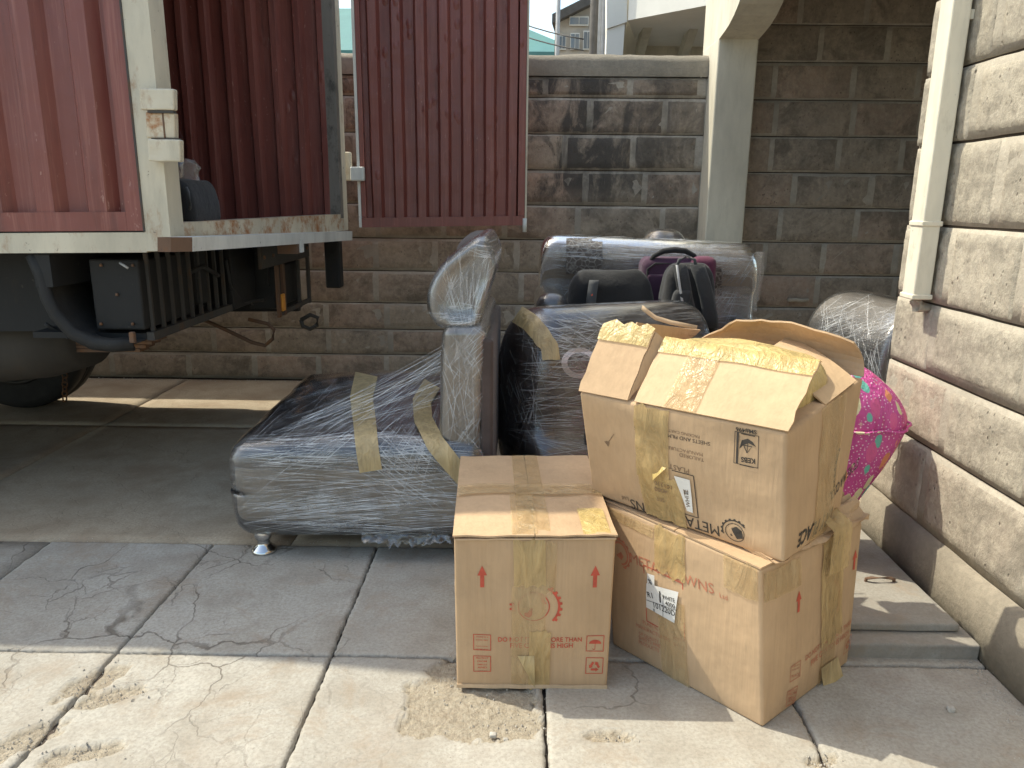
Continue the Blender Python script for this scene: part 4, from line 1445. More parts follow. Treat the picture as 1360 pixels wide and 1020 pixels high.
head = MB().loft(head_loops()).build('headrest', 'fab_grey', cs, True)
sub = head.modifiers.new('smooth', 'SUBSURF')
sub.levels = sub.render_levels = 2
rollb = MB().loft([[(-0.19 + (0.085 * s) * math.cos(k * math.pi / 10), y, 1.19 + (0.066 * s) * math.sin(k * math.pi / 10)) for k in range(20)] for (y, s) in ((3.02, 0.2), (3.05, 0.75), (3.12, 0.96), (3.25, 1.0), (3.55, 1.05), (3.62, 0.9), (3.64, 0.5))]).build('headrest_roll', 'fab_brown', cs, True)
f1 = inflate(seat, 'stretch_film', 0.015, 'film_seat', cs, 0.008, 7.0)
f2 = inflate(back, 'stretch_film', 0.007, 'film_back', cs, 0.005, 12.0)
f3 = part('stretch_film', *(lambda m: (m.v, m.f))(MB().loft([[Vector(p) for p in l] for l in head_loops(0.012)])), 'film_back', cs, True)
sub = f3.modifiers.new('smooth', 'SUBSURF')
sub.levels = sub.render_levels = 2
# film pulled taut from the seat up to the back
def taut(corners, nn, mat, parent, sag=0.02, seed=0):
    A, B, C, D = [Vector(c) for c in corners]
    rows = []
    for i in range(nn + 1):
        u = i / nn
        vv0 = 0.10 * nz(u * 5, 2, seed)
        rows.append([(A * (1 - u) + B * u) * (1 - v) + (D * (1 - u) + C * u) * v + Vector((0, 0, -sag * 4 * u * (1 - u) + 0.006 * nz(u * 6, v * 14, seed))) for v in [vv0 + (1 - vv0) * j / nn for j in range(nn + 1)]])
    return MB().grid(rows).build('stretch_film', mat, parent, True)


taut([(-0.66, 2.86, 0.505), (-0.312, 2.80, 0.68), (-0.30, 3.60, 0.76), (-0.74, 3.60, 0.555)], 18, 'film_taut', cs, 0.05, 3)
bv = bvh_of([f1, f2, f3])
bv_all = bvh_of([f1, f2])
MB().grid(px_ribbon(bv_all, [(487, 499), (480, 530), (484, 560), (488, 595), (493, 625)], 30, 0.008, 4)).build('tape_strip', 'tape_sofa', cs, True)
MB().grid(px_ribbon(bv_all, [(574, 512), (560, 535), (562, 560), (578, 590), (600, 615), (622, 640)], 24, 0.010, 4)).build('tape_strip', 'tape_sofa', cs, True)
creases(cs, bvh_of([f1]), [
    (150, (330, 620), (628, 708), (-9, 7), (50, 190), (0.5, 1.3), None),
    (60, (320, 470), (660, 712), (0, 0), (40, 130), (0.5, 1.2), (700, 640)),
    (60, (330, 520), (660, 712), (-3, 3), (60, 200), (0.5, 1.2), (300, 690)),
    (90, (335, 600), (575, 625), (-10, 6), (40, 150), (0.6, 1.6), None),
    (90, (360, 590), (505, 600), (-4, 4), (50, 170), (0.5, 1.3), (610, 470)),
    (40, (500, 610), (590, 670), (15, 60), (30, 110), (0.6, 1.8), None),
    (40, (340, 440), (520, 590), (-50, -25), (20, 60), (0.5, 1.1), None)], 3)
creases(cs, bvh_of([f2]), [
    (70, (586, 642), (440, 640), (-62, -38), (25, 75), (0.5, 1.2), None),
    (40, (586, 642), (440, 640), (70, 100), (30, 110), (0.5, 1.3), None),
    (25, (586, 642), (440, 600), (35, 60), (20, 60), (0.5, 1.2), None)], 4)
creases(cs, bvh_of([f3]), [
    (110, (588, 664), (325, 425), (-7, 7), (30, 90), (0.5, 1.3), (622, 455)),
    (40, (588, 660), (320, 430), (-75, -45), (20, 60), (0.5, 1.1), None),
    (30, (585, 640), (405, 432), (-20, 15), (20, 50), (0.7, 1.8), None),
    (22, (596, 662), (316, 345), (-35, 30), (20, 50), (0.8, 2.0), None)], 5)
# strands pulled straight from the seat edge to the back
stm = MB()
for k in range(34):
    p0_ = Vector((random.uniform(-0.95, -0.5), random.uniform(2.80, 3.0), 0.5))
    hh = bvh_of([f1]).ray_cast(p0_ + Vector((0, 0, 0.5)), Vector((0, 0, -1))) if k == 0 else f1_bv.ray_cast(p0_ + Vector((0, 0, 0.5)), Vector((0, 0, -1)))
    if k == 0:
        f1_bv = bvh_of([f1])
    if hh[0] is None:
        continue
    a_ = hh[0] + Vector((0, 0, 0.003))
    b_ = Vector((-0.315, random.uniform(2.80, 3.3), random.uniform(0.58, 0.80)))
    stm.tube([a_, a_.lerp(b_, 0.5) - Vector((0, 0, 0.004)), b_], random.uniform(0.0005, 0.0012), 4, False)
sto = stm.build('film_strands', 'crease', cs, True)
sto['kind'] = 'stuff'
# loose film hem under the front edge
rows = []
for i in range(26):
    x = -0.62 + 0.36 * i / 25
    rows.append([Vector((x + 0.01 * nz(i * 0.8, j, 3), 2.742 + 0.035 * nz(i * 0.9, j * 0.7, 1) - 0.006 * j, 0.118 - 0.013 * j * (0.5 + abs(nz(i * 0.45, 1, 2))) + 0.008 * nz(i * 0.9, j, 6))) for j in range(5)])
MB().grid(rows).build('film_hem', 'film_seat', cs, True)

# second piece: rolled arm unit behind the small carton
ac = root('armchair', 'dark rolled-arm sofa unit in stretch film with tape over its rounded end', 'armchair', (0.25, 3.4, 0))
ang = math.radians(24)
axd = Vector((math.cos(ang), math.sin(ang), 0))       # axis of the roll runs right and back
nrm = Vector((math.sin(ang), -math.cos(ang), 0))      # towards the camera
o0 = Vector((-0.03, 3.25, 0))
prof = [(-0.30, 0.10), (-0.31, 0.35), (-0.31, 0.60), (-0.29, 0.74), (-0.23, 0.85), (-0.13, 0.915), (-0.02, 0.93), (0.08, 0.90), (0.15, 0.83), (0.185, 0.74), (0.185, 0.62), (0.165, 0.52), (0.175, 0.40), (0.235, 0.36), (0.26, 0.28), (0.255, 0.16), (0.24, 0.10)]
prof = prof + [(0.0, 0.095), (-0.15, 0.095)]


def arm_loops(grow=0.0):
    c = Vector((-0.03, 0.5))
    out = []
    for (t, s) in ((-0.085 - grow, 0.45), (-0.075 - grow, 0.72), (-0.04 - grow, 0.9), (0.01, 0.985), (0.06, 1.0), (0.25, 1.0), (0.5, 1.0), (0.8, 1.0), (0.84, 0.95), (0.86, 0.7)):
        loop = []
        for (a, z) in prof:
            aa, zz = c.x + (a - c.x) * s, c.y + (z - c.y) * s
            d = Vector((a - c.x, z - c.y)).normalized() * grow
            loop.append(o0 + axd * (t + 0.10) + nrm * (aa + d.x) + Vector((0, 0, zz + d.y)) + Vector((0.006 * nz(a * 9, z * 9, t * 5), 0, 0)))
        out.append(loop)
    return out


arm = MB().loft(arm_loops()).build('arm_body', 'fab_brown', ac, True)
sub = arm.modifiers.new('smooth', 'SUBSURF')
sub.levels = sub.render_levels = 2
af = MB().loft(arm_loops(0.014)).build('stretch_film', 'film_arm', ac, True)
sub = af.modifiers.new('smooth', 'SUBSURF')
sub.levels = sub.render_levels = 2
MB().rbox(o0 + axd * 0.62 - nrm * 0.02 + Vector((0, 0, 0.26)), (0.75, 0.6, 0.33), 0.06, 6, 4, None, Matrix.Rotation(ang, 3, 'Z')).build('seat', 'fab_dark', ac, True)
for t in (0.1, 0.85):
    for a in (-0.24, 0.18):
        q = o0 + axd * t + nrm * a
        chrome_leg(q.x, q.y, 0.097, ac, 0.035)
bv = bvh_of([af])
creases(ac, bv, [(120, (712, 800), (425, 600), (-10, 12), (30, 110), (0.5, 1.4), None), (60, (655, 720), (430, 600), (60, 110), (20, 60), (0.5, 1.3), None), (40, (700, 800), (430, 600), (-3, 3), (40, 120), (0.5, 1.2), (640, 560)), (30, (720, 800), (420, 470), (10, 35), (30, 90), (0.6, 1.6), None)], 6)
MB().grid(px_ribbon(bv, [(690, 420), (706, 430), (720, 446), (729, 462), (731, 478)], 22, 0.016, 4)).build('tape_strip', 'tape_sofa', ac, True)
# woven rosette on the side of the roll
c = hit(bv, 770, 482, 0.003)
if c is not None:
    rows = []
    for i in range(7):
        rr = i / 6
        row = []
        for k in range(21):
            t = k / 20 * 2 * math.pi
            p_ = hit(bv, 770 + 24 * rr * math.cos(t), 482 + 21 * rr * math.sin(t), -0.004)
            row.append(p_ if p_ is not None else c)
        rows.append(row)
    MB().grid(rows[:5]).build('woven_rosette', 'motif', ac, True)
    MB().grid(rows[4:]).build('rosette_rim', 'cloth_pale', ac, True)

# love seat against the yard wall, facing the camera
lv = root('loveseat', 'long wrapped sofa back with rolled top and woven motifs near the column', 'sofa', (0.75, 4.6, 0))
lx0, lx1 = 0.125, 1.345
prof = [(0.10, 0.40), (0.075, 0.62), (0.07, 0.80), (0.055, 0.93), (0.0, 1.0), (-0.03, 1.07), (-0.02, 1.14), (0.03, 1.185), (0.10, 1.195), (0.17, 1.175), (0.21, 1.11), (0.22, 0.95), (0.23, 0.6), (0.23, 0.40)]


def lv_loops(grow=0.0, x0=lx0, x1=lx1):
    out = []
    c = Vector((0.11, 0.8))
    for (x, s) in ((x0 - 0.015 - grow, 0.6), (x0 - 0.005 - grow, 0.88), (x0 + 0.03, 0.985), (x0 + 0.08, 1.0), (x0 + 0.3, 1), (x0 + 0.6, 1), ((x0 + x1) / 2 + 0.2, 1), (x1 - 0.2, 1), (x1 - 0.08, 1.0), (x1 - 0.03, 0.985), (x1 + 0.005 + grow, 0.88), (x1 + 0.015 + grow, 0.6)):
        loop = []
        for (a, z) in prof:
            d = Vector((a - c.x, z - c.y)).normalized() * grow
            loop.append((x, 4.42 + c.x + (a - c.x) * s + d.x + 0.01 * nz(x * 4, z * 6, 1), c.y + (z - c.y) * s + d.y - 0.035 * (x - x0)))
        out.append(loop)
    return out


lb_ = MB().loft(lv_loops()).build('backrest', 'fab_taupe', lv, True)
sub = lb_.modifiers.new('smooth', 'SUBSURF')
sub.levels = sub.render_levels = 2
lf = MB().loft(lv_loops(0.014)).build('stretch_film', 'film_far', lv, True)
sub = lf.modifiers.new('smooth', 'SUBSURF')
sub.levels = sub.render_levels = 2
MB().rbox((0.74, 4.18, 0.30), (1.15, 0.78, 0.36), 0.07, 8, 4).build('seat', 'fab_dark', lv, True)
for (x, y) in ((0.25, 3.85), (1.22, 3.85), (0.25, 4.5), (1.22, 4.5)):
    chrome_leg(x, y, 0.125, lv, 0.035)
la = MB().rbox((0.16, 4.28, 0.52), (0.15, 0.62, 0.76), 0.055, 8, 4).build('arm', 'fab_brown', lv, True)
inflate(la, 'stretch_film', 0.01, 'film_far', lv)
la = MB().rbox((1.33, 4.28, 0.44), (0.15, 0.62, 0.6), 0.055, 8, 4).build('arm', 'fab_brown', lv, True)
inflate(la, 'stretch_film', 0.01, 'film_far', lv)
bvl = bvh_of([lb_])
creases(lv, bvh_of([lf]), [(150, (730, 1000), (312, 345), (-4, 6), (40, 200), (0.7, 1.8), None), (150, (730, 1000), (345, 440), (-4, 8), (30, 160), (0.7, 1.6), None), (40, (725, 800), (320, 400), (-60, 20), (20, 60), (0.7, 1.6), None), (30, (930, 1005), (330, 430), (-12, 12), (30, 80), (0.8, 2.0), (1010, 330))], 7)
for (x0, y0, x1, y1, m) in ((752, 318, 800, 362, 'motif'), (925, 322, 962, 352, 'motif'), (930, 356, 958, 392, 'motif')):
    rows = []
    for i in range(9):
        row = []
        for j in range(9):
            p_ = hit(bvl, x0 + (x1 - x0) * j / 8, y0 + (y1 - y0) * i / 8, 0.011)
            row.append(p_)
        rows.append(row)
    if all(p_ is not None for r in rows for p_ in r):
        MB().grid(rows).build('woven_motif', m, lv, True)
# film tails hanging at the right end
for k in range(3):
    x = lx1 + 0.008 + k * 0.013
    rows = [[Vector((x + 0.02 * nz(z * 5, k, 1) + dx * (0.02 - 0.012 * t), 4.42 - 0.012 * k, z)) for dx in (-1, 0, 1)] for t, z in [(i / 14, 1.12 - (0.42 - 0.07 * k) * i / 14) for i in range(15)]]
    MB().grid(rows).build('film_tail', 'film_far', lv, True)
# another wrapped roll behind it
q = PY(885, 303, 4.9)
rl = root('rolled_cushion', 'small wrapped cushion roll showing above the long wrapped sofa back', 'cushion', (q.x, 4.92, 0.0))
rb = MB().rbox((q.x, 4.98, 0.605), (0.26, 0.30, 1.205), 0.10, 6, 5).build('cushion', 'fab_taupe', rl, True)
inflate(rb, 'stretch_film', 0.01, 'film_far', rl, 0.01)

# wrapped arm chair just past the house corner
c4 = root('armchair', 'wrapped grey armchair with rounded arm half hidden behind the house corner', 'armchair', (1.95, 3.9, 0))
prof = [(1.655, 0.08), (1.65, 0.5), (1.655, 0.66), (1.68, 0.78), (1.735, 0.87), (1.82, 0.925), (1.92, 0.93), (2.02, 0.90), (2.10, 0.82), (2.12, 0.7), (2.12, 0.08)]


def c4_loops(grow=0.0):
    c = Vector((1.88, 0.5))
    out = []
    for (y, s) in ((3.47 - grow, 0.55), (3.455 - grow, 0.86), (3.47, 0.965), (3.50, 1.0), (3.7, 1.0), (3.95, 1.0), (4.15, 1.0), (4.22, 0.97), (4.25, 0.8)):
        loop = []
        for (a, z) in prof:
            d = Vector((a - c.x, z - c.y)).normalized() * grow
            loop.append((c.x + (a - c.x) * s + d.x - 0.10 * (y - 3.5) + 0.008 * nz(z * 8, y * 6, 2), y, max(0.075, c.y + (z - c.y) * s + d.y)))
        out.append(loop)
    return out


cb = MB().loft(c4_loops()).build('arm_body', 'fab_grey', c4, True)
sub = cb.modifiers.new('smooth', 'SUBSURF')
sub.levels = sub.render_levels = 2
cf = MB().loft(c4_loops(0.014)).build('stretch_film', 'film_arm', c4, True)
sub = cf.modifiers.new('smooth', 'SUBSURF')
sub.levels = sub.render_levels = 2
creases(c4, bvh_of([cf]), [(70, (1090, 1190), (405, 450), (-40, -10), (20, 70), (0.6, 1.6), None), (50, (1090, 1180), (410, 500), (60, 110), (20, 60), (0.6, 1.4), None)], 8)
for (x, y) in ((1.72, 3.56), (2.04, 3.56), (1.66, 4.14), (2.0, 4.14)):
    chrome_leg(x, y, 0.08, c4, 0.035)

# ================================================================== BAGS ON THE LOVE SEAT
ZS = 0.48


def bag_def(top=0.75, lean=0.0, dep=0.7, h=0.3, wob=0.01):
    def f(p):
        u = (p.z + h) / (2 * h)
        s = 1 - (1 - top) * max(0, u) ** 2
        d = 1 - (1 - dep) * max(0, u) ** 1.5
        return Vector((p.x * s + lean * u + wob * nz(p.x * 7, p.y * 7, p.z * 7), p.y * d + wob * nz(p.x * 7, 5, p.z * 7), p.z + wob * nz(p.x * 6, 9, p.y * 6)))
    return f


q0, q1 = PY(756, 430, 4.05), PY(872, 360, 4.05)
hb = root('duffel_bag', 'black duffel bag slumped on the wrapped sofa beside a purple case', 'bag', ((q0.x + q1.x) / 2, 4.06, ZS))
h_ = (q1.z - ZS)
MB().rbox(((q0.x + q1.x) / 2 + 0.02, 4.06, ZS + h_ / 2), (q1.x - q0.x + 0.06, 0.34, h_), 0.09, 8, 5, bag_def(0.78, -0.04, 0.6, h_ / 2, 0.02)).build('body', 'bag_black', hb, True)
rows = []
for i in range(12):
    t = i / 11
    p_ = PY(789 - 12 * math.sin(t * 2.2) * 0.4, 372 + 66 * t, 3.90 - 0.03 * math.sin(t * 3))
    rows.append([p_ + Vector((dx, 0, 0)) for dx in (-0.025, 0, 0.025)])
MB().sheet(rows, 0.006).build('strap', 'strap', hb, True)
q = PY(783, 402, 3.885)
MB().tube([q, q + Vector((0.01, -0.01, 0.04)), q + Vector((0.02, 0, 0.06))], 0.004, 6).build('zip_pull', 'red_ink', hb, True)

q0, q1 = PY(846, 430, 4.25), PY(945, 342, 4.25)
pc = root('suitcase', 'purple fabric suitcase with black top handle behind the charcoal backpack', 'suitcase', ((q0.x + q1.x) / 2, 4.25, ZS))
h_ = q1.z - ZS
pcb = MB().rbox(((q0.x + q1.x) / 2, 4.27, ZS + h_ / 2), (q1.x - q0.x, 0.20, h_), 0.05, 8, 5, bag_def(0.97, 0, 0.95, h_ / 2, 0.006)).build('body', 'purple', pc, True)
MB().rbox((q1.x - 0.06, 4.20, ZS + h_ / 2 + 0.05), (0.14, 0.13, h_ - 0.08), 0.04, 5, 4).build('side_gusset', 'magenta', pc, True)
MB().rbox(((q0.x + q1.x) / 2 - 0.05, 4.165, ZS + h_ / 2 - 0.03), (q1.x - q0.x - 0.16, 0.03, h_ - 0.12), 0.012, 5, 3).build('front_pocket', 'purple', pc, True)
hc = PY(895, 344, 4.2)
MB().tube([(hc.x + dx, 4.2, hc.z + dz) for (dx, dz) in ((-0.14, -0.03), (-0.11, 0.015), (-0.06, 0.042), (0, 0.05), (0.06, 0.045), (0.11, 0.02), (0.14, -0.03))], [0.012, 0.013, 0.016, 0.017, 0.016, 0.013, 0.012], 8).build('handle', 'bag_black', pc, True)
MB().tube([(q0.x + 0.03, 4.165, ZS + 0.05), (q0.x + 0.03, 4.165, q1.z - 0.06), (q0.x + 0.07, 4.165, q1.z - 0.03), (q1.x - 0.15, 4.165, q1.z - 0.03)], 0.006, 6).build('piping', 'bag_black', pc, True)

q0, q1 = PY(868, 432, 3.95), PY(962, 350, 3.95)
bp = root('backpack', 'charcoal backpack with padded shoulder straps in front of the purple suitcase', 'backpack', ((q0.x + q1.x) / 2, 3.95, ZS))
h_ = q1.z - ZS
cxb = (q0.x + q1.x) / 2
MB().rbox((cxb, 3.98, ZS + h_ / 2), (q1.x - q0.x, 0.22, h_), 0.075, 9, 5, bag_def(0.62, 0.0, 0.7, h_ / 2, 0.012)).build('body', 'bag_black', bp, True)
MB().rbox((cxb - 0.10, 3.87, ZS + h_ * 0.42), (0.13, 0.07, h_ * 0.75), 0.03, 6, 4, bag_def(0.7, 0.05, 0.8, h_ * 0.37, 0.01)).build('side_pocket', 'bag_grey', bp, True)
for (path, wd) in (([(903, 352), (907, 372), (911, 395), (917, 420), (920, 436)], 0.034), ([(926, 352), (934, 374), (940, 398), (944, 422), (945, 436)], 0.036)):
    rows = []
    for i in range(len(path)):
        p_ = PY(path[i][0], path[i][1], 3.85)
        rows.append([p_ + Vector((dx * wd, 0.012 * abs(dx) ** 2, 0)) for dx in (-1, -0.6, 0, 0.6, 1)])
    MB().sheet(rows, 0.012).build('shoulder_strap', 'bag_grey', bp, True)
rows = []
for (x, y) in ((899, 352), (902, 375), (906, 400), (912, 430)):
    p_ = PY(x, y, 3.838)
    rows.append([p_ + Vector((dx * 0.006, 0, 0)) for dx in (-1, 0, 1)])
MB().sheet(rows, 0.004).build('reflective_trim', 'grey_pipe', bp, True)
hc = PY(912, 350, 3.92)
MB().tube([(hc.x + dx, 3.92, hc.z + dz) for (dx, dz) in ((-0.05, -0.02), (-0.04, 0.02), (0, 0.035), (0.04, 0.02), (0.05, -0.02))], 0.009, 7).build('haul_loop', 'strap', bp, True)

# ================================================================== CARTONS
_txt = {}


def text_geo(s, bold=0.0):
    key = (s, bold)
    if key not in _txt:
        cu = bpy.data.curves.new('lettering', 'FONT')
        cu.body = s
        cu.size = 1.0
        cu.resolution_u = 3
        cu.offset = bold
        ob = bpy.data.objects.new('lettering', cu)
        COL.objects.link(ob)
        bpy.context.view_layer.update()
        dg = bpy.context.evaluated_depsgraph_get()
        me = ob.evaluated_get(dg).to_mesh()
        v = [(p.co.x, p.co.y) for p in me.vertices]
        f = [tuple(p.vertices) for p in me.polygons]
        ob.evaluated_get(dg).to_mesh_clear()
        bpy.data.objects.remove(ob)
        bpy.data.curves.remove(cu)
        x0, x1 = min(p[0] for p in v), max(p[0] for p in v)
        _txt[key] = ([((p[0] - x0), p[1]) for p in v], f, x1 - x0)
    return _txt[key]


def homog(src, dst):
    A, B = [], []
    for (x, y), (u, v) in zip(src, dst):
        A.append([x, y, 1, 0, 0, 0, -u * x, -u * y])
        B.append(u)
        A.append([0, 0, 0, x, y, 1, -v * x, -v * y])
        B.append(v)
    h = np.linalg.solve(np.array(A, float), np.array(B, float))
    return np.append(h, 1.0).reshape(3, 3)


class Carton:
    """corners: N near, R right, L left on the ground; same three on top; the far ones follow"""

    def __init__(s, rt, bot, top, mat, amp=0.008, seed=0.0, rad=0.007):
        s.rt, s.amp, s.seed = rt, amp, seed
        N, R, L = [Vector(p) for p in bot]
        n_, r_, l_ = [Vector(p) for p in top]
        s.c = {(0, 0, 0): N, (1, 0, 0): R, (0, 1, 0): L, (1, 1, 0): R + L - N, (0, 0, 1): n_, (1, 0, 1): r_, (0, 1, 1): l_, (1, 1, 1): r_ + l_ - n_}
        s.ax = [(R - N).normalized(), (L - N).normalized(), Vector((0, 0, 1))]
        nrm0 = (L - N).cross(Vector((0, 0, 1))).normalized()
        nrm0 = nrm0 if nrm0.dot(R - N) > 0 else -nrm0
        nrm1 = (R - N).cross(Vector((0, 0, 1))).normalized()
        nrm1 = nrm1 if nrm1.dot(L - N) > 0 else -nrm1
        s.nn = [nrm0, nrm1, Vector((0, 0, 1))]
        s.dim = [((R - N).length + (r_ - n_).length) / 2, ((L - N).length + (l_ - n_).length) / 2, ((n_ - N).length + (l_ - L).length) / 2]
        d = s.dim

        def df(p):
            return s.T(p.x / d[0] + 0.5, p.y / d[1] + 0.5, p.z / d[2] + 0.5)
        s.body = MB().rbox((0, 0, 0), d, rad, 18, 3, df).build('carton_body', mat, rt, True)
        s.H = {}
        for f in ('right', 'left'):
            src = [pr(s.P(f, u, v, 0, True)) for (u, v) in ((0, 0), (1, 0), (1, 1), (0, 1))]
            s.H[f] = homog(src, [(0, 0), (1, 0), (1, 1), (0, 1)])

    def tri(s, a, b, c):
        p = Vector((0, 0, 0))
        for (i, j, k), q in s.c.items():
            p += q * ((a if i else 1 - a) * (b if j else 1 - b) * (c if k else 1 - c))
        return p

    def T(s, a, b, c):
        p = s.tri(a, b, c)
        k = [a, b, c]
        for i in range(3):
            o = [k[j] for j in range(3) if j != i]
            w = abs(2 * k[i] - 1) ** 5
            sg = 1 if k[i] > 0.5 else -1
            m = [max(0.0, math.sin(math.pi * min(1, max(0, t)))) for t in o]
            B = s.amp * (m[0] * m[1]) ** 0.7 + 0.0025 * nz(o[0] * 6 + i * 3 + s.seed, o[1] * 6, sg * 7) * min(1, 5 * m[0]) * min(1, 5 * m[1]) + 0.008 * nz(o[0] * 2.4 + i * 5 + s.seed, o[1] * 2.4, sg * 3) * min(1, 3 * m[0]) * min(1, 3 * m[1])
            p = p + s.nn[i] * (sg * w * B)
        return p

    def P(s, f, u, v, off=0.0, flat=False):
        fn = s.tri if flat else s.T
        if f == 'right':
            return fn(u, 0, v) - s.nn[1] * off
        if f == 'left':
            return fn(0, 1 - u, v) - s.nn[0] * off
        if f == 'top':
            return fn(u, v, 1) + s.nn[2] * off

    def WH(s, f):
        return (s.dim[0], s.dim[2]) if f == 'right' else (s.dim[1], s.dim[2]) if f == 'left' else (s.dim[0], s.dim[1])

    def uv(s, f, x, y):
        q = s.H[f] @ np.array([x, y, 1.0])
        return q[0] / q[2], q[1] / q[2]

    def put2d(s, f, pts, faces, mat, name='print', off=0.0014):
        W, Hh = s.WH(f)
        return part(name, [s.P(f, x / W, y / Hh, off) for (x, y) in pts], faces, mat, s.rt)

    def met(s, f, x, y):
        u, v = s.uv(f, x, y)
        W, Hh = s.WH(f)
        return Vector((u * W, v * Hh))

    def text(s, f, t, p0, p1, mat, bold=0.0, stretch=1.0, off=0.0014):
        v, fc, w = text_geo(t, bold)
        a, b = s.met(f, *p0), s.met(f, *p1)
        d = (b - a)
        k = d.length / w
        d.normalize()
        e = Vector((-d.y, d.x))
        return s.put2d(f, [a + d * (x * k) + e * (y * k * stretch) for (x, y) in v], fc, mat, 'lettering', off)

    def shapes(s, f, ctr, rot, polys, mat, name='symbol', off=0.0014):
        """polys in metres about a pixel centre"""
        c = s.met(f, *ctr)
        cr, sr = math.cos(rot), math.sin(rot)
        pts, fc = [], []
        for po in polys:
            k = len(pts)
            pts += [Vector((c.x + x * cr - y * sr, c.y + x * sr + y * cr)) for (x, y) in po]
            fc.append(tuple(range(k, k + len(po))))
        return s.put2d(f, pts, fc, mat, name, off)

    def tape(s, f, u0, u1, v0, v1, mat='tape', off=0.0022, jag=0.006, nu=8, nv=16, skew=0.0, wr=0.0012):
        W, Hh = s.WH(f)
        rows = []
        for j in range(nv + 1):
            tv = j / nv
            row = []
            for i in range(nu + 1):
                tu = i / nu
                vv = v0 + (v1 - v0) * tv
                if j in (0, nv):
                    vv += jag / Hh * nz(tu * 6 + s.seed, j, v0 * 9)
                uu = u0 + (u1 - u0) * tu + skew * tv
                row.append(s.P(f, uu, vv, off + wr * nz(tu * 5, tv * 9, s.seed + v0)))
            rows.append(row)
        return MB().grid(rows).build('tape_strip', mat, s.rt, True)


def ring(r0, r1, a0=0.0, a1=2 * math.pi, n=28):
    out = []
    for i in range(n):
        t0, t1 = a0 + (a1 - a0) * i / n, a0 + (a1 - a0) * (i + 1) / n
        out.append([(r0 * math.cos(t0), r0 * math.sin(t0)), (r1 * math.cos(t0), r1 * math.sin(t0)), (r1 * math.cos(t1), r1 * math.sin(t1)), (r0 * math.cos(t1), r0 * math.sin(t1))])
    return out


def gear(r, a0, a1, teeth):
    out = ring(r * 0.86, r * 0.95, a0, a1, teeth * 2)
    for i in range(teeth):
        t = a0 + (a1 - a0) * (i + 0.5) / teeth
        d = (a1 - a0) / teeth * 0.30
        out.append([(r * 0.94 * math.cos(t - d), r * 0.94 * math.sin(t - d)), (r * 1.04 * math.cos(t - d * 0.6), r * 1.04 * math.sin(t - d * 0.6)), (r * 1.04 * math.cos(t + d * 0.6), r * 1.04 * math.sin(t + d * 0.6)), (r * 0.94 * math.cos(t + d), r * 0.94 * math.sin(t + d))])
    return out


def frame(w, h, t):
    return [[(-w, -h), (w, -h), (w, -h + t), (-w, -h + t)], [(-w, h - t), (w, h - t), (w, h), (-w, h)], [(-w, -h + t), (-w + t, -h + t), (-w + t, h - t), (-w, h - t)], [(w - t, -h + t), (w, -h + t), (w, h - t), (w - t, h - t)]]


def arrow(w, h):
    return [[(-w * 0.42, -h), (w * 0.42, -h), (w * 0.42, h * 0.1), (-w * 0.42, h * 0.1)], [(-w, h * 0.1), (w, h * 0.1), (0, h)]]


def umbrella(r):
    out = [[(0, 0), *[(r * math.cos(t), r * 0.72 * math.sin(t)) for t in [math.pi * i / 12 for i in range(13)]]]]
    out.append([(-0.04 * r, -0.9 * r), (0.06 * r, -0.9 * r), (0.06 * r, 0.02 * r), (-0.04 * r, 0.02 * r)])
    out += [[(x - 0.18 * r, y - 0.9 * r) for (x, y) in q] for q in ring(r * 0.12, r * 0.23, math.pi, 2 * math.pi, 8)]
    return out


def recycle(r):
    out = []
    V = [Vector((r * math.cos(math.pi / 2 + k * 2 * math.pi / 3), r * math.sin(math.pi / 2 + k * 2 * math.pi / 3))) for k in range(3)]
    for k in range(3):
        a, b = V[k], V[(k + 1) % 3]
        d = (b - a).normalized()
        e = Vector((d.y, -d.x))
        L = (b - a).length
        t = 0.17 * r
        p0, p1, p2 = a + d * (0.20 * L), a + d * (0.60 * L), a + d * (0.86 * L)
        out.append([tuple(p0 + e * t), tuple(p1 + e * t), tuple(p1 - e * t), tuple(p0 - e * t)])
        out.append([tuple(p1 + e * t * 2.1), tuple(p2), tuple(p1 - e * t * 2.1)])
    return out


def flap(pts, name, mat, rt, th=0.005):
    return MB().sheet(pts, th).build(name, mat, rt, False)


# ---- small carton standing alone in front
k1 = root('carton', 'closed cardboard carton with red arrows and taped seam standing alone on the concrete', 'carton', (0.04, 2.27, 0), 'cardboard cartons')
B1 = Carton(k1, [G(607, 912), G(806, 914), (-0.205, 2.59, 0)], [PY(603, 716, 1.943), PY(818, 715, 1.946), (-0.212, 2.588, 0.482)], 'card', 0.006, 1.0)
for (u0, u1) in ((-0.008, 0.497), (0.503, 1.008)):
    rows = []
    for i in range(15):
        row = []
        for j in range(15):
            u, v = u0 + (u1 - u0) * i / 14, -0.012 + 1.02 * j / 14
            lift = 0.006 + (0.005 + 0.005 * nz(u * 7, 2, 3)) * max(0, 0.12 - v) / 0.12 - 0.006 * math.exp(-((v - 0.53) / 0.02) ** 2)
            p = B1.P('top', min(1, max(0, u)), min(1, max(0, v)), lift + 0.003 * nz(u * 5, v * 5, 8))
            p += B1.ax[0] * (u - min(1, max(0, u))) * B1.dim[0] + B1.ax[1] * (v - min(1, max(0, v))) * B1.dim[1]
            row.append(p)
        rows.append(row)
    flap(rows, 'top_flap', 'card2', k1)
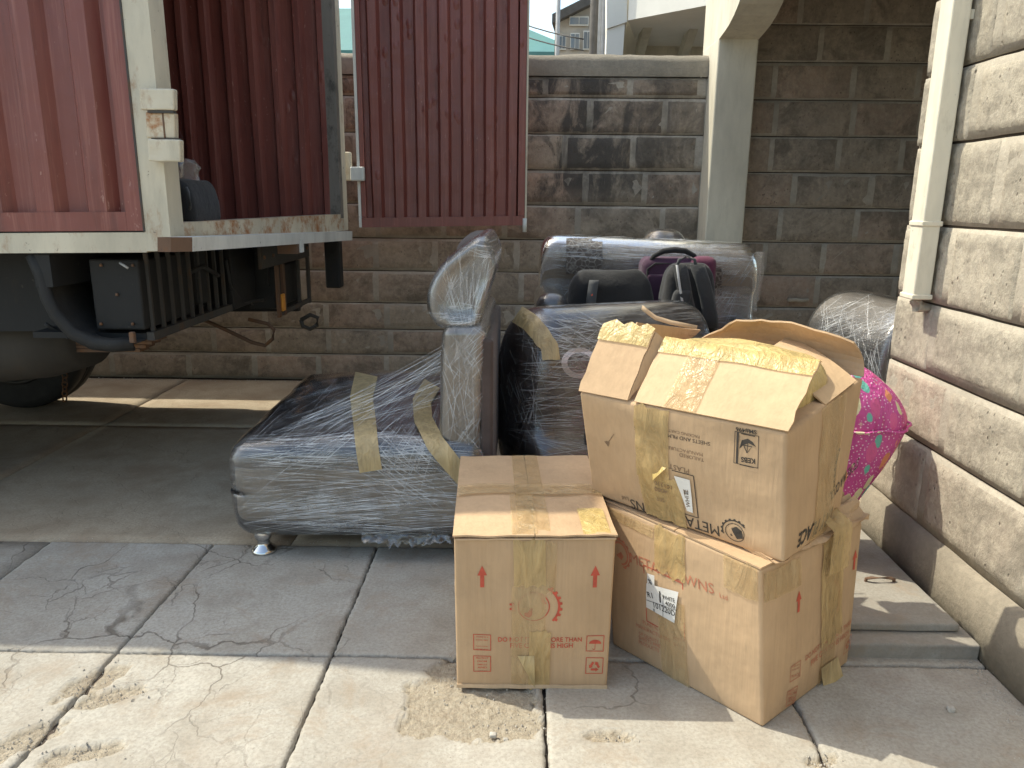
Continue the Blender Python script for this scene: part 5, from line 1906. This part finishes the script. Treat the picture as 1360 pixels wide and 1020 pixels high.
for (u0, u1) in ((0.0, 0.485), (0.5, 1.0)):
    rows = [[B1.P('top', u0 + (u1 - u0) * i / 10, v, 0.001 + 0.0025 * nz(i * 0.6, v * 9, 2)) - B1.ax[1] * (0.006 + 0.004 * nz(i * 0.5, u0, 5) - 0.02 * v) for i in range(11)] for v in (0.0, 0.03)]
    flap(rows, 'inner_flap', 'card_edge', k1, 0.004)
rows = [[B1.P('right', i / 12, 0.0, 0.004 + 0.003 * nz(i * 0.7, 1, 1)) + Vector((0, 0, 0.006 * j + 0.003 * nz(i * 0.5, 3, j))) for i in range(13)] for j in range(3)]
flap(rows, 'bottom_edge', 'card_edge', k1, 0.003)
B1.tape('top', 0.40, 0.60, 0.0, 1.0, 'tape_clear', 0.0125, 0.0)
B1.tape('top', 0.36, 0.52, 0.0, 0.42, 'tape_clear', 0.0145, 0.01)
B1.tape('top', 0.0, 1.0, 0.42, 0.55, 'tape_clear', 0.0165, 0.004, 16, 5)
B1.tape('top', 0.80, 0.97, 0.0, 0.26, 'tape_yellow', 0.0145, 0.006)
B1.tape('right', 0.375, 0.575, 0.70, 1.0, 'tape', 0.0036, 0.012, skew=-0.01)
B1.tape('right', 0.54, 0.635, 0.66, 0.985, 'tape_clear', 0.0026, 0.012)
B1.tape('right', 0.36, 0.575, 0.0, 0.70, 'tape_clear', 0.0024, 0.0)
B1.tape('right', 0.475, 0.615, 0.0, 0.40, 'tape', 0.0042, 0.02)
rows = [[B1.P('right', 0.40 + 0.12 * t + 0.055 * j * (1 - t), 0.235 - 0.235 * t, 0.005 + 0.012 * j * (1 - t) * math.sin(t * 3)) for j in range(3)] for t in [i / 8 for i in range(9)]]
MB().grid(rows).build('torn_tape', 'tape_sofa', k1, True)
for x in (640, 790):
    B1.shapes('right', (x, 766), 0, arrow(0.0135, 0.033), 'red_ink', 'arrow')
B1.shapes('right', (711, 805), 0, gear(0.073, -0.75, 1.05, 7) + gear(0.073, 2.95, 3.35, 2), 'red_ink', 'emblem')
B1.shapes('right', (708, 805), 0, ring(0.043, 0.046) + [[(-0.026, -0.030), (-0.012, -0.036), (-0.004, -0.026), (-0.004, -0.006), (-0.010, -0.006), (-0.016, -0.018), (-0.026, -0.02)], [(0.018, 0.030), (0.030, 0.022), (0.036, 0.010), (0.030, 0.010), (0.022, 0.018)]], 'red_ink', 'emblem')
B1.text('right', 'DO NOT STACK MORE THAN', (661, 851.5), (772, 852), 'red_ink', 0.012, 1.15)
B1.text('right', 'FIVE CARTONS HIGH', (677, 859.5), (760, 860), 'red_ink', 0.012, 1.1)
for (yc, lines) in ((853, ('STORE IN A', 'COOL DRY', '', 'PLACE AWAY', 'FROM HEAT')), (881, ('PROTECT', 'FROM', 'SMELLS', 'AND', 'ODOURS'))):
    B1.shapes('right', (640, yc), 0, frame(0.026, 0.0265, 0.0022), 'red_ink', 'print_frame')
    for k, t in enumerate(lines):
        if t:
            hw = 8.2 if len(t) > 6 else 6.2
            B1.text('right', t, (640 - hw, yc - 6.4 + 4.1 * k), (640 + hw, yc - 6.4 + 4.1 * k), 'red_ink', 0.01, 0.75 if len(t) > 6 else 0.6)
B1.shapes('right', (790, 855), 0, frame(0.026, 0.0265, 0.0022), 'red_ink', 'print_frame')
B1.shapes('right', (790, 855.5), 0, umbrella(0.018), 'red_ink', 'umbrella_mark')
B1.shapes('right', (789, 884), 0, frame(0.026, 0.0265, 0.0022), 'red_ink', 'print_frame')
B1.shapes('right', (789, 885), 0, recycle(0.020), 'red_ink', 'recycling_mark')

# ---- lower carton of the stack
k2 = root('carton', 'cardboard carton with white sticker and red print under the open carton', 'carton', (0.66, 2.16, 0), 'cardboard cartons')
zt = 0.472
B2 = Carton(k2, [G(1013, 967), G(1126, 880), G(813, 856)], [G(1010, 757, zt), G(1146, 692, zt), G(803, 665, zt)], 'card2', 0.010, 4.0, 0.010)
B2.tape('left', 0.37, 0.57, 0.70, 1.0, 'tape', 0.003, 0.02, 10, 14, wr=0.003)
B2.tape('left', 0.80, 0.985, 0.80, 1.0, 'tape_clear', 0.003, 0.01)
B2.tape('left', 0.38, 0.56, 0.0, 0.56, 'tape_clear', 0.0026, 0.0)
B2.tape('left', 0.02, 0.36, 0.90, 0.97, 'tape_clear', 0.0026, 0.004)
B2.tape('right', 0.58, 0.82, 0.30, 1.0, 'tape', 0.004, 0.03, 8, 18, wr=0.004, skew=-0.02)
B2.tape('right', 0.60, 0.76, 0.0, 0.34, 'tape_clear', 0.003, 0.0)
B2.tape('right', 0.02, 0.34, 0.80, 0.97, 'tape_clear', 0.003, 0.006)
rows = [[B2.P('right', 0.60 + 0.10 * j + 0.04 * t, 0.14 - 0.15 * t, 0.006 + 0.02 * t * (1 if j else 0.3)) for j in range(3)] for t in [i / 6 for i in range(7)]]
MB().grid(rows).build('torn_tape', 'tape_sofa', k2, True)
B2.shapes('left', (827, 735), 0, ring(0.030, 0.036, -1.4, 2.6) + gear(0.046, -1.3, 1.9, 7) + [[(-0.018, -0.012), (0.006, -0.02), (0.016, -0.004), (0.004, 0.006)]], 'red_ink_pale', 'emblem')
B2.text('left', 'METACROWNS', (843, 747), (953, 790), 'red_ink_pale', 0.0, 1.0)
B2.text('left', 'Ltd', (960, 794), (970, 798), 'red_ink_pale', 0.0, 1.0)
a, b, c_, d = [B2.met('left', *q) for q in ((861, 829), (913, 842), (916, 776), (863, 756))]
cc = (a + b + c_ + d) / 4
fw, fh = abs(b.x - a.x) / 2, abs(d.y - a.y) / 2
W_, H_ = B2.WH('left')
fp = [[Vector((x + cc.x, y + cc.y)) for (x, y) in q] for q in frame(fw, fh, 0.003)]
pts = [p for q in fp for p in q]
B2.put2d('left', pts, [tuple(range(4 * i, 4 * i + 4)) for i in range(4)], 'red_ink', 'print_frame')


def quad_sticker(C, f, q, mat='sticker', off=0.0052, name='sticker'):
    m = [C.met(f, *p) for p in q]
    rows = [[(m[0] * (1 - i / 6) + m[1] * i / 6) * (1 - j / 6) + (m[3] * (1 - i / 6) + m[2] * i / 6) * (j / 6) for i in range(7)] for j in range(7)]
    W, Hh = C.WH(f)
    return MB().grid([[C.P(f, p.x / W, p.y / Hh, off) for p in r] for r in rows]).build(name, mat, C.rt, True)


quad_sticker(B2, 'left', ((867, 777), (877, 780), (877, 764), (867, 761)))
quad_sticker(B2, 'left', ((865, 806), (903, 827), (909, 786), (866, 774)))
for (t, p0, p1, st_) in (('WHITE', (888, 794), (905, 799.5), 1.1), ('1', (884, 799), (886, 800), 1.1), ('4000', (892, 803), (905, 808), 1.1), ('101220D', (876, 806), (905, 818), 1.1), ('R1', (868, 792), (875, 794), 1.0), ('8', (875, 811), (877, 812), 1.0)):
    B2.text('left', t, p0, p1, 'black_ink', 0.01, st_, 0.0064)
B2.text('left', '%', (869, 774), (874, 776), 'black_ink', 0.01, 1.0, 0.0064)
# thin rules on the sticker
for (p0, p1) in (((866, 796), (907, 810)), ((889, 789), (888, 818))):
    m0, m1 = B2.met('left', *p0), B2.met('left', *p1)
    dd = (m1 - m0).normalized()
    ee = Vector((-dd.y, dd.x)) * 0.0008
    B2.put2d('left', [m0 - ee, m1 - ee, m1 + ee, m0 + ee], [(0, 1, 2, 3)], 'black_ink', 'rule', 0.0063)
for (t, p0, p1) in (('PLASTIC', (858, 829), (880, 838)), ('MANUFACTURERS', (848, 833), (896, 853)), ('OF QUALITY', (852, 843), (880, 855)), ('SHEETS AND', (852, 849), (884, 862)), ('PRODUCTS', (852, 855), (880, 867)), ('SHIRTS', (901, 857), (917, 864)), ('FOR', (901, 849), (909, 852))):
    B2.text('left', t, p0, p1, 'red_ink_pale', 0.0, 1.0)
for (x, y, s_) in ((1058, 803, 1.0), (1134, 748, 1.0)):
    B2.shapes('right', (x, y), 0, arrow(0.0135, 0.033), 'red_ink', 'arrow')
B2.shapes('right', (1098, 806), 0, gear(0.073, -0.75, 1.05, 7), 'red_ink', 'emblem')
for (yc, xc, lines) in ((894, 1053, ('STORE IN A', 'COOL DRY', '', 'PLACE')), (925, 1050, ('PROTECT', 'FROM', 'SMELLS', 'AND', 'ODOURS'))):
    B2.shapes('right', (xc, yc), 0, frame(0.026, 0.0265, 0.0022), 'red_ink_pale', 'print_frame')
    for k, t in enumerate(lines):
        if t:
            B2.text('right', t, (xc - 5, yc - 4 + 4.2 * k), (xc + 5, yc - 8 + 4.2 * k), 'red_ink_pale', 0.01, 0.8)
B2.text('right', 'DO NOT STACK MORE THAN', (1066, 880), (1128, 832), 'red_ink_pale', 0.012, 1.15)
B2.text('right', 'FIVE CARTONS HIGH', (1073, 886), (1124, 845), 'red_ink_pale', 0.012, 1.1)
B2.shapes('right', (1124, 858), 0, frame(0.026, 0.0265, 0.0022), 'red_ink_pale', 'print_frame')
B2.shapes('right', (1124, 858), 0, recycle(0.020), 'red_ink_pale', 'recycling_mark')
# top flaps, and the crumpled corner of torn board and tape on the right
for (b0, b1) in ((-0.01, 0.497), (0.503, 1.005)):
    rows = [[B2.P('top', min(1, max(0, -0.006 + 1.012 * i / 12)), min(1, max(0, b0 + (b1 - b0) * j / 8)), 0.003 + 0.0015 * nz(i * 0.5, j * 0.5, 3)) for j in range(9)] for i in range(13)]
    flap(rows, 'top_flap', 'card2', k2)
for k in range(5):
    rows = []
    for i in range(22):
        t = i / 21
        row = []
        for j in range(7):
            sgm = j / 6
            base_ = B2.P('top', 0.10 + 0.92 * t, 0.02 + 0.03 * k, 0)
            hgt = 0.016 * k * math.sin(t * math.pi) * 0.5 + (0.012 + 0.05 * t * t) * sgm
            p = base_ - B2.nn[1] * (0.022 - 0.05 * sgm + 0.018 * nz(t * 7, sgm * 3, k)) + Vector((0, 0, 0.006 + hgt + 0.022 * nz(t * 6 + k, sgm * 4, 2) * t))
            row.append(p)
        rows.append(row)
    flap(rows, 'crushed_flap', 'card_in' if k % 2 else 'card2', k2, 0.003)
rows = []
for i in range(16):
    t = i / 15
    row = []
    for j in range(6):
        u = 0.58 + 0.20 * j / 5
        if t < 0.5:
            p = B2.P('top', u, 0.12 * (1 - 2 * t), 0.055 + 0.012 * nz(u * 30, t * 9, 3) + 0.01 * math.sin(j * 2.0))
        else:
            p = B2.P('right', u, 1.0 - 0.22 * (2 * t - 1), 0.022 + 0.01 * nz(u * 30, t * 9, 3) * (1 - t)) + Vector((0, 0, 0.045 * (1 - t) * 2))
        row.append(p)
    rows.append(row)
MB().grid(rows).build('tape_strip', 'tape', k2, True)

# ---- open carton on top, upside down
k3 = root('carton', 'open cardboard carton with raised flaps, black upside-down print, stacked on another carton', 'carton', (0.63, 2.2, 0.482), 'cardboard cartons')
B3 = Carton(k3, [G(1041, 748, 0.484), G(1113, 693, 0.484), G(787, 655, 0.486)], [G(1045, 575, 0.842), G(1147, 502, 0.888), G(769, 521, 0.848)], 'card2', 0.010, 8.0, 0.009)
B3.tape('left', 0.305, 0.48, 0.36, 1.0, 'tape', 0.0034, 0.015, 8, 16, wr=0.003)
B3.tape('left', 0.33, 0.55, 0.0, 0.42, 'tape', 0.0040, 0.015, 8, 14, wr=0.003, skew=-0.02)
B3.tape('right', 0.40, 0.72, 0.02, 1.0, 'tape_clear', 0.0034, 0.0, 10, 18, wr=0.004)
rows = [[B3.P('left', 0.395 + 0.055 * t * (1 + 0.2 * j), 0.43 + 0.09 * t * t - 0.03 * j * (1 - t), 0.006 + 0.012 * j * math.sin(t * 3.1)) for j in range(3)] for t in [i / 8 for i in range(9)]]
MB().grid(rows).build('torn_tape', 'tape_yellow', k3, True)
# mark of conformity
B3.shapes('left', (986, 597), math.pi * 0, frame(0.033, 0.046, 0.0016), 'black_ink', 'print_frame')
B3.shapes('left', (973.5, 594), 0, [[(-0.003, -0.046), (0.003, -0.046), (0.003, 0.046), (-0.003, 0.046)]], 'black_ink', 'print_bar')
B3.shapes('left', (988, 592), math.pi, [[(-0.022, -0.002), (-0.012, -0.014), (0.002, -0.02), (0.018, -0.012), (0.024, 0.014), (0.012, 0.0), (-0.002, -0.008)]] + [[(-0.011, 0.0), (-0.009, 0.002), (0.003, 0.020), (0.001, 0.021)], [(0.013, 0.002), (0.011, 0.001), (0.001, 0.020), (0.003, 0.021)], [(0.0005, -0.008), (0.002, -0.008), (0.0025, 0.02), (0.001, 0.02)], [(-0.011, 0.001), (-0.011, -0.001), (0.013, 0.0), (0.013, 0.002)]], 'black_ink', 'emblem')
B3.shapes('left', (987, 577), 0, [[(-0.018, -0.0012), (0.02, -0.0012), (0.02, 0.0012), (-0.018, 0.0012)]], 'black_ink', 'print_bar')
B3.shapes('left', (988, 619), 0, [[(-0.02, -0.0012), (0.018, -0.0012), (0.018, 0.0012), (-0.02, 0.0012)]], 'black_ink', 'print_bar')
B3.text('left', 'KEBS', (999, 610), (979, 606.5), 'black_ink', 0.03, 1.1)
B3.text('left', 'SM#496', (1000, 571), (970, 566), 'black_ink', 0.02, 0.95)
B3.text('left', 'METACROWNS', (951, 697), (834, 661), 'black_ink', 0.0, 1.15)
B3.text('left', 'Ltd', (832, 659), (824, 657), 'brown_ink', 0.0, 1.1)
B3.shapes('left', (973, 706), math.pi, gear(0.040, -2.4, 0.4, 8) + ring(0.026, 0.028) + [[(-0.024, 0.010), (-0.006, 0.018), (0.004, 0.002), (0.010, -0.010), (-0.004, -0.02), (-0.02, -0.012)], [(0.006, 0.012), (0.012, 0.014), (0.012, 0.006)]], 'black_ink', 'emblem')
a, b, c_, d = [B3.met('left', *q) for q in ((866, 668), (923, 686), (917, 630), (857, 613))]
pts, fc = [], []
for (p, q) in ((a, b), (b, c_), (c_, d), (d, a)):
    dd = (q - p).normalized()
    ee = Vector((-dd.y, dd.x)) * 0.0014
    k = len(pts)
    pts += [p - ee, q - ee, q + ee, p + ee]
    fc.append((k, k + 1, k + 2, k + 3))
B3.put2d('left', pts, fc, 'black_ink', 'print_frame')
quad_sticker(B3, 'left', ((909, 676), (917, 679), (913, 635), (893, 629)))
for (t, p0, p1) in (('M', (911, 650), (906, 648)), ('WHITE', (914, 672), (910, 648)), ('101210', (890, 642), (868, 635)), ('4000', (884, 648), (868, 643)), ('SET', (880, 660), (870, 657))):
    B3.text('left', t, p0, p1, 'brown_ink' if t != 'M' else 'black_ink', 0.0, 1.0, 0.0066)
for (t, p0, p1, m) in (('PLASTIC', (911, 621), (876, 610), 'brown_ink'), ('TAILORED', (930, 607), (898, 599), 'brown_ink'), ('MANUFACTURERS OF QUALITY', (928, 600), (842, 580), 'brown_ink'), ('SHEETS AND FILMS FOR ALL USES', (936, 586), (838, 564), 'black_ink'), ('PACKING CARTON NUMBER TWO', (922, 577), (838, 557), 'brown_ink'), ('MEASURES', (866, 598), (846, 593), 'brown_ink')):
    B3.text('left', t, p0, p1, m, 0.0, 1.0)
B3.shapes('left', (808, 583), -0.6, [[(-0.001, -0.012), (0.001, -0.012), (0.001, 0.028), (-0.001, 0.028)], [(-0.012, -0.022), (0.008, -0.026), (0.004, -0.01), (-0.006, -0.012)]], 'brown_ink', 'scuff')
B3.text('right', 'DRY PLACE', (1100, 681), (1056, 716), 'black_ink', 0.025, 1.15)
B3.text('right', 'STORE IN A COOL', (1140, 622), (1092, 668), 'black_ink', 0.02, 1.1)
B3.shapes('right', (1111, 633), math.pi, gear(0.075, -0.9, 0.7, 7), 'black_ink', 'emblem')
# flaps of the open top
A0 = B3.nn[0]
CT = {}


def lf_flap(b0, b1, wdt, phi, name, mat, twist=0.0, nn=14, wav=0.006):
    rows = []
    for i in range(nn + 1):
        b = b0 + (b1 - b0) * i / nn
        h0_ = B3.tri(0, b, 1) + Vector((0, 0, 0.004))
        ph = phi + twist * (i / nn)
        row = []
        for j in range(9):
            t = j / 8
            w_ = wdt * t
            bend = 0.006 * math.sin(t * math.pi)
            row.append(h0_ + A0 * (w_ * math.cos(ph)) + Vector((0, 0, w_ * math.sin(ph) + bend + wav * nz(b * 5, t * 4, 3) * t)) + B3.ax[1] * (wav * nz(t * 5, b * 3, 9) * (1 if i in (0, nn) else 0.3)))
        rows.append(row)
    return rows


r1 = lf_flap(-0.005, 0.70, 0.215, math.radians(47), 'flap', 'card2', math.radians(3))
mf = flap(r1, 'long_flap', 'card_in', k3, 0.006)
r2 = lf_flap(0.735, 1.0, 0.215, math.radians(58), 'flap', 'card2', math.radians(2), 6)
flap(r2, 'torn_flap', 'card2', k3, 0.006)
# fold between the two
rows = [[r2[0][j] * (1 - t) + (r2[0][j] + A0 * 0.055 * (j / 8) - B3.ax[1] * 0.035 * (j / 8) - Vector((0, 0, 0.055 * (j / 8)))) * t for t in (0.02, 0.5, 1.0)] for j in range(9)]
flap(rows, 'torn_fold', 'card2', k3, 0.005)
# tape over the flap edges
rows = [[r1[i][j] + Vector((-0.004, -0.004, 0.005)) for j in (6, 7, 8)] + [r1[i][8] + A0 * 0.012 + Vector((0, 0, -0.004))] for i in range(len(r1))]
MB().grid(rows).build('tape_strip', 'tape_yellow', k3, True)
rows = [[r2[i][j] + Vector((-0.005, -0.005, 0.004)) for j in (6, 7, 8)] + [r2[i][8] + Vector((0.002 * i, 0, 0.010 + 0.012 * (i % 2)))] for i in range(len(r2))]
MB().grid(rows).build('tape_strip', 'tape_yellow', k3, True)
i0, i1 = 8, 11
rows = [[r1[i][j] + Vector((-0.004, -0.004, 0.004)) for j in range(9)] for i in range(i0, i1 + 1)]
MB().grid(rows).build('tape_strip', 'tape_clear', k3, True)
# inner short flap leaning up onto the load, far long flap standing, left short flap
c0, c1, c2, c3 = G(1096, 538, 0.862), G(1137, 506, 0.895), G(1046, 447, 0.985), G(1003, 476, 0.970)
rows = [[(c0 * (1 - u) + c3 * u) * (1 - v) + (c1 * (1 - u) + c2 * u) * v + Vector((0, 0, 0.012 * math.sin(u * 3.14))) for v in [j / 6 for j in range(7)]] for u in [i / 8 for i in range(9)]]
flap(rows, 'short_flap', 'card_in', k3, 0.005)
rT, bT = B3.tri(1, 0, 1), B3.tri(1, 1, 1)
f0, f1, fm = PY(1134, 455, rT.y - 0.02), PY(968, 430, bT.y - 0.20), PY(1026, 412, (rT.y + bT.y) / 2 - 0.10)
rows = []
for i in range(13):
    t = i / 12
    a_ = rT * (1 - t) + bT * t + Vector((0, 0, 0.004))
    q_ = f0 * (1 - t) ** 2 + fm * 2 * t * (1 - t) + f1 * t * t
    rows.append([a_ * (1 - v) + q_ * v + A0 * (0.03 * math.sin(v * 3.14)) + Vector((0, 0, 0.01 * nz(t * 6, v * 3, 4) * v)) for v in [j / 6 for j in range(7)]])
flap(rows, 'long_flap', 'card2', k3, 0.006)
lT = B3.tri(0, 1, 1)
g0, g1 = PY(846, 428, lT.y + 0.22), PY(930, 438, bT.y + 0.02)
rows = []
for i in range(9):
    t = i / 8
    a_ = (lT * (1 - t) + bT * t) * 1.0 + Vector((0, 0, 0.004))
    a_ = a_ if t > 0.25 else lT * 0.75 + bT * 0.25
    q_ = g0 * (1 - t) + g1 * t
    rows.append([a_ * (1 - v) + q_ * v + Vector((0, 0, 0.008 * nz(t * 5, v * 3, 7))) for v in [j / 5 for j in range(6)]])
flap(rows, 'short_flap', 'card', k3, 0.005)
sp_ = [PY(x, y, 2.62) for (x, y) in ((852, 411), (858, 416), (870, 425), (890, 431), (925, 438))]
MB().sheet([[p, p + Vector((0.004, 0.006, 0.014))] for p in sp_], 0.003).build('torn_strip', 'card_edge', k3, True)

# load of the open carton
ctr = B3.tri(0.52, 0.40, 1)
ld = root('parcel', 'bulging yellow plastic parcel filling the open carton', 'parcel', (ctr.x, ctr.y, ctr.z))
angb = math.atan2(B3.ax[0].y, B3.ax[0].x)
MB().rbox(ctr + Vector((-0.01, 0.02, 0.005)), (B3.dim[0] * 0.66, B3.dim[1] * 0.72, 0.18), 0.085, 9, 6, lambda p: Vector((p.x, p.y, p.z + 0.02 * nz(p.x * 7, p.y * 7, 2) + (0.035 if p.z > 0 else 0) * (1 - (p.x / 0.25) ** 2) * (1 - (p.y / 0.32) ** 2))), Matrix.Rotation(angb, 3, 'Z')).build('wrapping', 'yellow_wrap', ld, True)
for (x, y, sx, sz, m, nm, lab) in ((995, 446, 0.085, 0.035, 'cloth_pale', 'cloth', 'pale folded cloth tucked beside the yellow parcel in the open carton'), (1022, 449, 0.06, 0.026, 'cloth_lilac', 'cloth', 'lilac cloth end poking out of the open carton'), (966, 462, 0.045, 0.016, 'cloth_pale', 'cloth', 'small white cloth scrap at the edge of the raised carton flap')):
    q = G(x, y, 0.965)
    rr_ = []
    for i in range(25):
        row = []
        for j in range(17):
            u_, v_ = i / 24 - 0.5, j / 16 - 0.5
            edge_ = 1 - max(abs(u_), abs(v_)) * 2
            row.append(q + Vector((u_ * sx * 2.2 + 0.012 * nz(u_ * 4, v_ * 4, x), v_ * sx * 1.6 + 0.012 * nz(u_ * 4, v_ * 4, x + 5), -0.035 + 0.035 * min(1, edge_ * 3) + 0.014 * nz(u_ * 9 + v_ * 5, v_ * 3, x) + 0.006 * nz(u_ * 22, v_ * 9, x + 2))))
        rr_.append(row)
    o = MB().sheet(rr_, 0.003).build(nm, m, None, True)
    tag(o, lab, 'cloth')

# ---- pink printed sack behind the cartons
pkb = root('sack', 'bright pink sack printed with ice lollies wedged between the cartons and the house wall', 'sack', (1.16, 2.75, 0.08))
secs = [(0.082, 1.13, 2.74, 0.06, 0.08), (0.10, 1.13, 2.74, 0.085, 0.11), (0.2, 1.14, 2.74, 0.10, 0.13), (0.32, 1.165, 2.745, 0.125, 0.15), (0.44, 1.205, 2.75, 0.17, 0.17), (0.54, 1.22, 2.75, 0.205, 0.18), (0.61, 1.225, 2.75, 0.222, 0.18), (0.66, 1.222, 2.75, 0.215, 0.178), (0.73, 1.205, 2.75, 0.19, 0.16), (0.80, 1.16, 2.75, 0.135, 0.12), (0.85, 1.13, 2.75, 0.06, 0.06)]
lo = []
for (z, x, y, rx, ry) in secs:
    n = 48
    lo.append([(x + (rx * (1 + 0.12 * nz(math.cos(k * 6.283 / n) * 3, math.sin(k * 6.283 / n) * 3, z * 5) + 0.02 * math.sin(k * 1.7 + z * 9) + 0.10 * nz(k * 0.45 + z * 3, z * 6, 4) * min(1, 3 * z))) * math.cos(2 * math.pi * k / n), y + ry * math.sin(2 * math.pi * k / n), z + 0.012 * nz(k * 0.4, z * 4, 1)) for k in range(n)])
sk = MB().loft(lo).build('cloth', 'pink', pkb, True)
sub = sk.modifiers.new('smooth', 'SUBSURF')
sub.levels = sub.render_levels = 1
n = 48
z, x, y, rx, ry = secs[6]
hem = [(x + (rx + 0.004) * (1 + 0.12 * nz(math.cos(k * 6.283 / n) * 3, math.sin(k * 6.283 / n) * 3, z * 5) + 0.03 * math.sin(k * 1.7 + z * 9)) * math.cos(2 * math.pi * k / n), y + (ry + 0.008) * math.sin(2 * math.pi * k / n), z + 0.012 * nz(k * 0.4, z * 4, 1)) for k in range(n + 1)]
MB().tube(hem, 0.005, 6, False).build('hem', 'pink', pkb, True)

# ================================================================== SMALL LITTER
grit = MB()
gr = random.Random(5)
spots = []
for xj in XJ[2:]:
    for _ in range(70):
        spots.append((xj + gr.gauss(0, 0.012), gr.uniform(1.55, 2.86), gr.uniform(0.001, 0.0028)))
for _ in range(170):
    spots.append((gr.uniform(-2.4, 1.4), 2.09 + gr.gauss(0, 0.012), gr.uniform(0.001, 0.0028)))
for _ in range(260):
    spots.append((gr.uniform(-2.8, 1.4), 2.87 + gr.gauss(0, 0.03), gr.uniform(0.001, 0.003)))
for (cx_, cy_, rx_, ry_, a_) in _sp:
    for _ in range(45):
        spots.append((cx_ + gr.gauss(0, rx_ * 0.6), cy_ + gr.gauss(0, ry_ * 0.6), gr.uniform(0.001, 0.0045)))
for _ in range(320):
    spots.append((1.44 - abs(gr.gauss(0, 0.05)), gr.uniform(1.5, 2.12), gr.uniform(0.001, 0.0035)))
for _ in range(420):
    spots.append((gr.uniform(-4, 1.3), 5.72 - abs(gr.gauss(0, 0.07)), gr.uniform(0.002, 0.007)))
for _ in range(500):
    spots.append((gr.uniform(-2.2, 1.4), gr.uniform(1.55, 3.2), gr.uniform(0.0007, 0.0018)))
for (x, y, r) in spots:
    z = 0.0 - (0.011 * spall(x, y) if y < 2.86 else 0)
    pts = [Vector((x + r * gr.uniform(0.6, 1.2) * math.cos(a + gr.uniform(-0.4, 0.4)), y + r * gr.uniform(0.6, 1.2) * math.sin(a), z - 0.001)) for a in (0.3, 2.4, 4.5)]
    top = Vector((x + gr.uniform(-0.3, 0.3) * r, y, z + r * gr.uniform(0.6, 1.3)))
    grit.add(pts + [top], [(0, 1, 3), (1, 2, 3), (2, 0, 3)])
go = grit.build('grit', 'pebble', None)
go['kind'] = 'stuff'
tag(go, 'loose grit and stone crumbs scattered along the slab joints', 'grit')
for i, (x, y, r, lab) in enumerate(((655, 973, 0.010, 'small pale stone chip lying in the broken concrete patch'), (672, 979, 0.007, 'tiny grey stone chip beside the broken concrete patch'), (1263, 942, 0.011, 'white stone chip on the shaded concrete by the drain chamber'))):
    g = G(x, y, r * 0.5)
    o = MB().rbox((g.x, g.y, r * 0.55 - (0.008 if i < 2 else 0)), (r * 2, r * 1.6, r * 1.3), r * 0.5, 2, 3, lambda p, i=i, r=r: p + Vector((r * 0.3 * nz(p.x * 200, p.y * 200, i), 0, r * 0.3 * nz(p.y * 200, p.z * 200, i + 4)))).build('stone_chip', 'pebble', None, True)
    tag(o, lab, 'stone')
